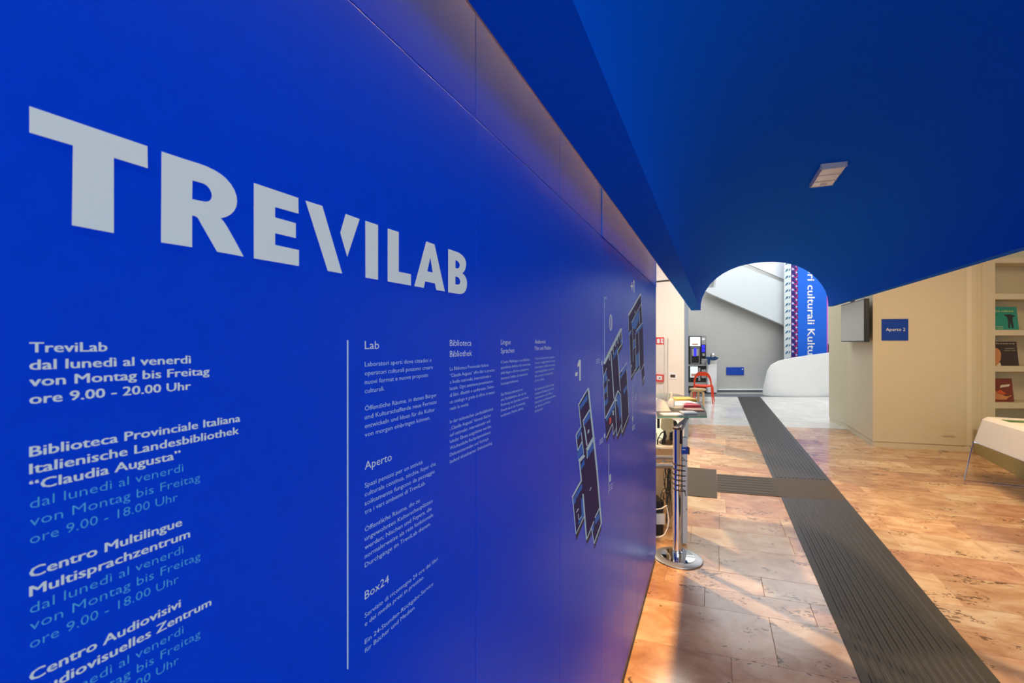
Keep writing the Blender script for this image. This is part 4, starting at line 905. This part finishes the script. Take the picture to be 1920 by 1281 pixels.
# monitor on the worktop seen from behind
mp = empty('computer_monitor', Vector((1.27, 3.85, wz+0.015)), 0, 'beige computer monitor on dark stand beneath the glass counter', 'monitor')
bm = bmesh.new(); p_ = [W(1241, 786.5, 3.84), W(1262, 786.5, 3.84), W(1264, 806, 3.84), W(1258, 811, 3.84), W(1246, 811, 3.84), W(1239, 803, 3.84)]
prism(bm, p_, (0.01, 0.05, 0)); bm_link('casing', bm, M['beige_plastic'], mp)
bm = bmesh.new(); tube(bm, [W(1252, 809, 3.85), W(1251, 822, 3.85), W(1249, 838, 3.83), W(1250, 842, 3.82)], [0.020, 0.017, 0.014, 0.020], 10); bm_link('neck', bm, M['beige_plastic'], mp, smooth=True)
bm = bmesh.new(); lathe(bm, Vector((1.29, 3.80, wz+0.0145)), [(0, 0), (0.060, 0), (0.062, 0.010), (0.040, 0.024), (0, 0.030)], 24); bm_link('foot', bm, M['brown_dark'], mp, smooth=True)
ph = empty('desk_telephone', Vector((1.39, 3.86, wz+0.0145)), 0, 'black desk telephone on the worktop behind the barrier post', 'telephone')
bm = bmesh.new(); c = Vector((1.375, 3.89, wz+0.0145)); prism(bm, [c+Vector((-0.05, 0, 0)), c+Vector((0.07, 0, 0)), c+Vector((0.06, 0, 0.10)), c+Vector((0.03, 0, 0.17)), c+Vector((-0.01, 0, 0.16))], (0, 0.06, 0)); bm_link('body', bm, M['black'], ph)
bm = bmesh.new(); tube(bm, [c+Vector((-0.045, -0.02, 0.012)), c+Vector((-0.02, -0.025, 0.03)), c+Vector((0.03, -0.02, 0.02)), c+Vector((0.06, -0.02, 0.012))], [0.014, 0.010, 0.009, 0.012], 8); bm_link('handset', bm, M['black'], ph, smooth=True)
hs = empty('headset', Vector((1.19, 3.85, wz+0.014)), 0, 'black headset with looped cable by the blue wall end', 'headset')
bm = bmesh.new(); pts = [W(1233, 836, 3.75), W(1234, 822, 3.75), W(1240, 812, 3.75), W(1246, 809, 3.76), W(1247, 818, 3.76), W(1243, 830, 3.76), W(1242, 842, 3.76)]
tube(bm, pts, [0.004, 0.004, 0.005, 0.010, 0.014, 0.014, 0.012], 8); bm_link('band', bm, M['black'], hs, smooth=True)
bm = bmesh.new(); pts = [W(1231, 812, 3.76)]
for k in range(20): a = k/19*2*math.pi*1.3; pts.append(W(1237+5*math.cos(a+2.5), 832+11*math.sin(a+2.5), 3.77))
tube(bm, pts, 0.0025, 6); bm_link('cable', bm, M['black'], hs, smooth=True)
bm = bmesh.new(); box(bm, W(1234.5, 794, 3.8), (0.018, 0.02, 0.08), None, 0.002); bm_link('microphone', bm, M['black'], hs)
# cables under the desk
cab = empty('cable_bundle', Vector((1.25, 3.75, 0)), 0, 'tangle of black cables hanging under the reception desk', 'cables')
for k in range(14):
    bm = bmesh.new(); x0_ = R.uniform(1246, 1259); pts = []; n_ = 14
    am = R.uniform(1.0, 4.5); ph_ = R.uniform(0, 6); yb_ = R.uniform(930, 990)
    for i in range(n_):
        t = i/(n_-1); pts.append(W(x0_ + am*math.sin(t*5+ph_) - 3*t*(k % 3 == 0)*2, 868+(yb_-868)*t, 3.72+0.05*math.sin(t*4+k)))
    tube(bm, pts, 0.0028, 5); bm_link('cable', bm, M['rubber_black'], cab, smooth=True)
for k in range(5):
    bm = bmesh.new(); cy_ = R.uniform(905, 945); cx_ = R.uniform(1238, 1252); rx, ry = R.uniform(3, 7), R.uniform(5, 12); pts = []
    for i in range(22): a = i/21*2*math.pi*1.2; pts.append(W(cx_+rx*math.cos(a), cy_+ry*math.sin(a), 3.72+0.01*math.sin(a*2+k)))
    tube(bm, pts, 0.0028, 5); bm_link('cable_loop', bm, M['rubber_black'], cab, smooth=True)
bm = bmesh.new(); tube(bm, [W(1226, 956, 3.6), W(1240, 954, 3.6), W(1250, 948, 3.6), W(1251, 955, 3.6), W(1254, 975, 3.6), W(1252, 990, 3.6), W(1246, 1002, 3.6), W(1238, 1007, 3.6), W(1226, 1008, 3.58)], 0.0045, 8)
props(bm_link('mains_cable', bm, M['white'], smooth=True), 'white looped mains cable beside the barrier post', 'cable')
pw = empty('power_unit', Vector((1.20, 3.75, 0)), 0, 'black computer case on the floor under the desk', 'computer')
pb = fl(1236, 998); 
bm = bmesh.new(); box(bm, (1.17, 3.83, 0.141), (0.16, 0.16, 0.28), None, 0.006); bm_link('case', bm, M['black'], pw)
bm = bmesh.new(); box(bm, W(1238, 973, 3.73), (0.07, 0.03, 0.085), None, 0.004); props(bm_link('power_adapter', bm, M['alu']), 'grey white power adapter in front of the black computer case', 'adapter')

# ---- things on the cream wall behind reception
wn = Vector((ld.y, -ld.x, 0)); wn = wn if wn.y < 0 else -wn
def on_left(px, py, off=0.0):
    r = Vector(((px-CX)/F, 1, (CY-py)/F)); t = (E0+wn*off).dot(wn)/r.dot(wn); return r*t+Vector((0, 0, EYE))
def plate(name, x0, y0, x1, y1, m, th, parent=None, off=0.001, label=None):
    a = on_left(x0, (y0+y1)/2, off); b = on_left(x1, (y0+y1)/2, off); z1_ = on_left((x0+x1)/2, y0, off).z; z0_ = on_left((x0+x1)/2, y1, off).z
    bm = bmesh.new(); prism(bm, [Vector((a.x, a.y, z0_)), Vector((b.x, b.y, z0_)), Vector((b.x, b.y, z1_)), Vector((a.x, a.y, z1_))], wn*th); return bm_link(name, bm, m, parent, label)
fs = empty('fire_sign', on_left(1238, 638, 0.01), 0, 'red fire alarm sign with white symbols on the cream wall', 'sign')
plate('sign_plate', 1227, 632.5, 1244.8, 645.8, M['red'], 0.004, fs)
for q in ((1232, 635.5, 1237, 643.5), (1239, 634.5, 1241, 643.5), (1241.6, 635, 1243.4, 639), (1241.6, 640, 1243.6, 643.8)): plate('sign_symbol', *q, M['white'], 0.001, fs, 0.0055)
cpnt = empty('fire_call_point', on_left(1238, 708, 0.01), 0, 'red fire alarm call point box on the cream wall', 'alarm')
plate('box', 1227, 702, 1244.8, 715.5, M['red'], 0.04, cpnt); plate('window', 1231.5, 705, 1241.5, 712.5, M['white'], 0.002, cpnt, 0.0415); plate('button', 1235.5, 708, 1238, 710, M['black'], 0.002, cpnt, 0.044)
sw = empty('switch_plate', on_left(1261, 705, 0.01), 0, 'white switch plate with dark insert beside the door edge', 'switch')
plate('frame', 1254.2, 699.5, 1268.8, 711, M['white'], 0.008, sw); plate('insert', 1257, 702.5, 1266, 708, M['brown_dark'], 0.003, sw, 0.0095)
plate('notice', 1238.5, 722, 1243, 730, M['white'], 0.002, None, label=None).name = 'notice'
props(D.objects['notice'], 'small white notice below the call point', 'notice')

# ---- far hall furniture
# vending machine
vz = 13.95
vm_ = empty('vending_machine', (5.66, vz+0.3, 0), 0, 'black hot drinks vending machine against the grey hall wall', 'vending machine')
def vp(x0, y0, x1, y1, z, th, m, name, bev=0.0, lab=None):
    a = W(x0, y1, z); b = W(x1, y0, z); bm = bmesh.new(); box(bm, ((a.x+b.x)/2, z+th/2, (a.z+b.z)/2), (b.x-a.x, th, b.z-a.z), None, bev); return bm_link(name, bm, m, vm_, lab)
a = W(1283, 630.3, vz); b = W(1324.5, 735, vz)
bm = bmesh.new(); box(bm, ((a.x+b.x)/2, vz+0.11, a.z/2+0.001), (b.x-a.x, 0.18, a.z-0.002), None, 0.008); bm_link('cabinet', bm, M['black'], vm_)
vwin = mat('lit_window', (0.75, 0.80, 0.80), 0.3, emit=(0.8, 0.95, 1.0), estr=0.5); vblue = mat('blue_light', (0.02, 0.02, 0.8), 0.3, emit=(0.03, 0.03, 1.0), estr=0.9)
vsil = mat('silver_plastic', (0.45, 0.46, 0.48), 0.35, metal=0.5)
vf = vz+0.012
vp(1293.5, 632, 1313.3, 649.3, vf-0.012, 0.012, vwin, 'top_window', 0.004, 'lit white upper window')
vp(1298, 644.5, 1309, 647, vf-0.014, 0.003, M['salmon'], 'window_print')
vp(1295.2, 651.5, 1311.8, 681.8, vf-0.010, 0.010, vsil, 'hatch_frame', 0.003, 'silver hatch frame'); vp(1296.2, 652.5, 1310.8, 680.8, vf-0.013, 0.004, M['black'], 'hatch')
vp(1297.5, 654, 1310, 667.5, vf-0.016, 0.004, vsil, 'cup_panel'); vp(1301.2, 653, 1305.8, 668, vf-0.019, 0.004, vblue, 'light_strip', 0, 'glowing blue strip')
vp(1315.5, 631, 1323.3, 646, vf-0.006, 0.008, vsil, 'button_column'); vp(1316, 634, 1322, 638, vf-0.009, 0.004, M['white'], 'coin_slot'); vp(1316, 647, 1321.8, 653, vf-0.006, 0.006, vblue, 'display'); vp(1316, 654, 1321.8, 660, vf-0.006, 0.006, vblue, 'display'); vp(1317, 663, 1321.5, 667.5, vf-0.006, 0.006, vsil, 'keypad'); vp(1315.5, 673, 1323.8, 682.5, vf-0.006, 0.006, vsil, 'return_tray')
vp(1290, 683.6, 1324.8, 686, vf-0.02, 0.02, vsil, 'middle_ledge'); vp(1294.2, 687.5, 1308.5, 708, vf-0.010, 0.010, vwin, 'lower_window', 0.003); vp(1296, 701, 1307, 706, vf-0.013, 0.004, M['salmon'], 'window_print'); vp(1309.5, 690, 1313, 714, vf-0.006, 0.006, vsil, 'door_strip'); vp(1315.5, 693, 1324, 709, vf-0.006, 0.006, vsil, 'lower_tray'); vp(1290, 717, 1324, 724, vf-0.006, 0.006, vsil, 'kick_panel')
# white cabinet with blue cloth
wc = empty('white_cabinet', (6.1, 13.9, 0), 0, 'tall white cabinet beside the vending machine', 'cabinet')
a = W(1328, 675, 13.85); b = W(1344.6, 736, 13.85)
bm = bmesh.new(); box(bm, ((a.x+b.x)/2, 14.0, (a.z+0.03)/2+0.015), (b.x-a.x, 0.28, a.z-0.03), None, 0.006); bm_link('body', bm, M['white'], wc)
bm = bmesh.new(); box(bm, ((a.x+b.x)/2, 14.0, 0.016), (b.x-a.x-0.03, 0.24, 0.03), None); bm_link('plinth', bm, M['slate'], wc)
bm = bmesh.new(); box(bm, ((a.x+b.x)/2, 13.852, a.z-0.10), (b.x-a.x-0.02, 0.006, 0.003)); bm_link('lid_joint', bm, M['slate'], wc)
cl = bmesh.new(); ztp = a.z
bl_pts = [(1324, 670.5), (1327, 669), (1333, 669.5), (1338, 671), (1341, 668.5), (1348, 671), (1344, 675), (1338, 676), (1332, 675.5), (1331.5, 683), (1329, 684.5), (1327.5, 681), (1327.5, 674), (1325, 672.5)]
prism(cl, [W(x, y, 13.77) for x, y in bl_pts], (0, 0.06, 0)); bmesh.ops.bevel(cl, geom=list(cl.edges), offset=0.008, segments=1, affect='EDGES')
props(bm_link('blue_cloth', cl, mat('cloth_blue', (0.010, 0.05, 0.16), 0.7, noise=0.3, nscale=30)), 'dark blue bag draped over the top of the white cabinet', 'bag')
bm = bmesh.new(); lathe(bm, Vector((W(1336.5, 670.5, 13.98).x, 13.98, ztp+0.002)), [(0, 0), (0.075, 0), (0.077, 0.10), (0.062, 0.165), (0.035, 0.20), (0, 0.21)], 20); props(bm_link('lid_dome', bm, M['satin_steel'], smooth=True), 'grey steel dome behind the blue bag', 'lid')
bm = bmesh.new(); prism(bm, [W(1345.6, 732, 13.75), W(1347.2, 732, 13.75), W(1350.3, 680, 13.98), W(1348.6, 678, 13.98), W(1345.6, 679, 13.98)], (0, 0.02, 0)); props(bm_link('leaning_panel', bm, M['satin_steel']), 'narrow steel panel leaning beside the white cabinet', 'panel')
# blue plaque on far wall
bm = bmesh.new(); a = W(1362.5, 703.5, ZF-0.03); b = W(1395.3, 688.8, ZF-0.03)
pq = empty('blue_plaque', ((a.x+b.x)/2, ZF-0.02, a.z), 0, 'plain blue plaque low on the grey far wall', 'sign')
box(bm, ((a.x+b.x)/2, ZF-0.012, (a.z+b.z)/2), (b.x-a.x, 0.02, b.z-a.z), None, 0.002); bm_link('plate', bm, M['sign_blue'], pq)
bm = bmesh.new(); cpq = W(1392, 692.5, ZF-0.024); box(bm, cpq, (0.035, 0.002, 0.03)); bm_link('printed_mark', bm, M['white'], pq, 'tiny pale mark')

# orange chair
cc_ = Vector(((1319-CX)/F*11.95, 11.95, 0)); chr_ = empty('orange_chair', cc_, 0, 'orange red plastic chair with looped open backrest', 'chair')
cy_ = math.radians(-28); ax_ = Vector((math.cos(cy_), math.sin(cy_), 0)); ay_ = Vector((-ax_.y, ax_.x, 0))
def cp_(x, y, z): return cc_+ax_*x+ay_*y+UP*z
bm = bmesh.new(); n_ = 24; top = []
for k in range(n_):
    t = 2*math.pi*k/n_; e = 0.45; X = math.copysign(abs(math.cos(t))**e, math.cos(t))*0.225; Y = math.copysign(abs(math.sin(t))**e, math.sin(t))*0.215
    top.append(cp_(X, Y, 0.415 + 0.02*abs(X)/0.22))
prism(bm, top, (0, 0, 0.028)); bm_link('seat', bm, M['orange'], chr_, smooth=True)
# backrest on the near side: loop
def looppt(t):
    a = math.pi*t; x = -math.cos(a); z = math.sin(a); x = math.copysign(abs(x)**0.6, x)*0.225; z = abs(z)**0.65*0.385
    return cp_(x*(1-0.10*z/0.385), -0.20-0.08*z/0.385, 0.435+z)
pts = [looppt(k/28) for k in range(29)]
bm = bmesh.new(); rings = []
for k, p in enumerate(pts):
    t = k/28; hgt = 0.036+0.075*max(0, math.sin(math.pi*t))**2.0
    cen_ = cp_(0, -0.22, 0.52); inw = (cen_-p); inw.normalize()
    nn_ = ay_*-1
    rings.append([bm.verts.new(p+nn_*0.010), bm.verts.new(p+inw*hgt+nn_*0.010), bm.verts.new(p+inw*hgt-nn_*0.012), bm.verts.new(p-nn_*0.012)])
for r0, r1 in zip(rings, rings[1:]):
    for k in range(4): bm.faces.new([r0[k], r0[(k+1) % 4], r1[(k+1) % 4], r1[k]])
bm.faces.new(rings[0][::-1]); bm.faces.new(rings[-1]); bm_link('backrest', bm, M['orange'], chr_, smooth=True)
for sx_, sy_ in ((-1, -1), (1, -1), (1, 1), (-1, 1)):
    bm = bmesh.new(); tube(bm, [cp_(sx_*0.205, sy_*0.19, 0.43), cp_(sx_*0.22, sy_*0.215, 0.22), cp_(sx_*0.245, sy_*0.245, 0.0)], [0.021, 0.018, 0.013], 8); bm_link('leg', bm, M['orange'], chr_, smooth=True)
# wooden stool
sc_ = Vector(((1308-CX)/F*11.15, 11.15, 0)); sto = empty('wooden_stool', sc_, 0, 'round birch stool with bent legs in front of the orange chair', 'stool')
bm = bmesh.new(); lathe(bm, sc_, [(0, 0.405), (0.185, 0.405), (0.19, 0.412), (0.19, 0.440), (0.185, 0.447), (0, 0.447)], 36); bm_link('seat', bm, M['birch'], sto, smooth=True)
for an in (-58, 62, 182):
    a = math.radians(an); d = Vector((math.cos(a), math.sin(a), 0)); t_ = Vector((-d.y, d.x, 0)); bm = bmesh.new(); P = [(0.04, 0.395), (0.12, 0.393), (0.155, 0.382), (0.172, 0.350), (0.178, 0.0)]
    o_, i_ = [], []
    for k, (r_, z_) in enumerate(P):
        o_.append(sc_+d*r_+UP*z_)
    inn = [(0.04, 0.370), (0.11, 0.368), (0.135, 0.360), (0.145, 0.340), (0.150, 0.0)]
    poly = o_ + [sc_+d*r_+UP*z_ for r_, z_ in reversed(inn)]
    prism(bm, [p-t_*0.028 for p in poly], t_*0.056); bm_link('leg', bm, M['birch'], sto)
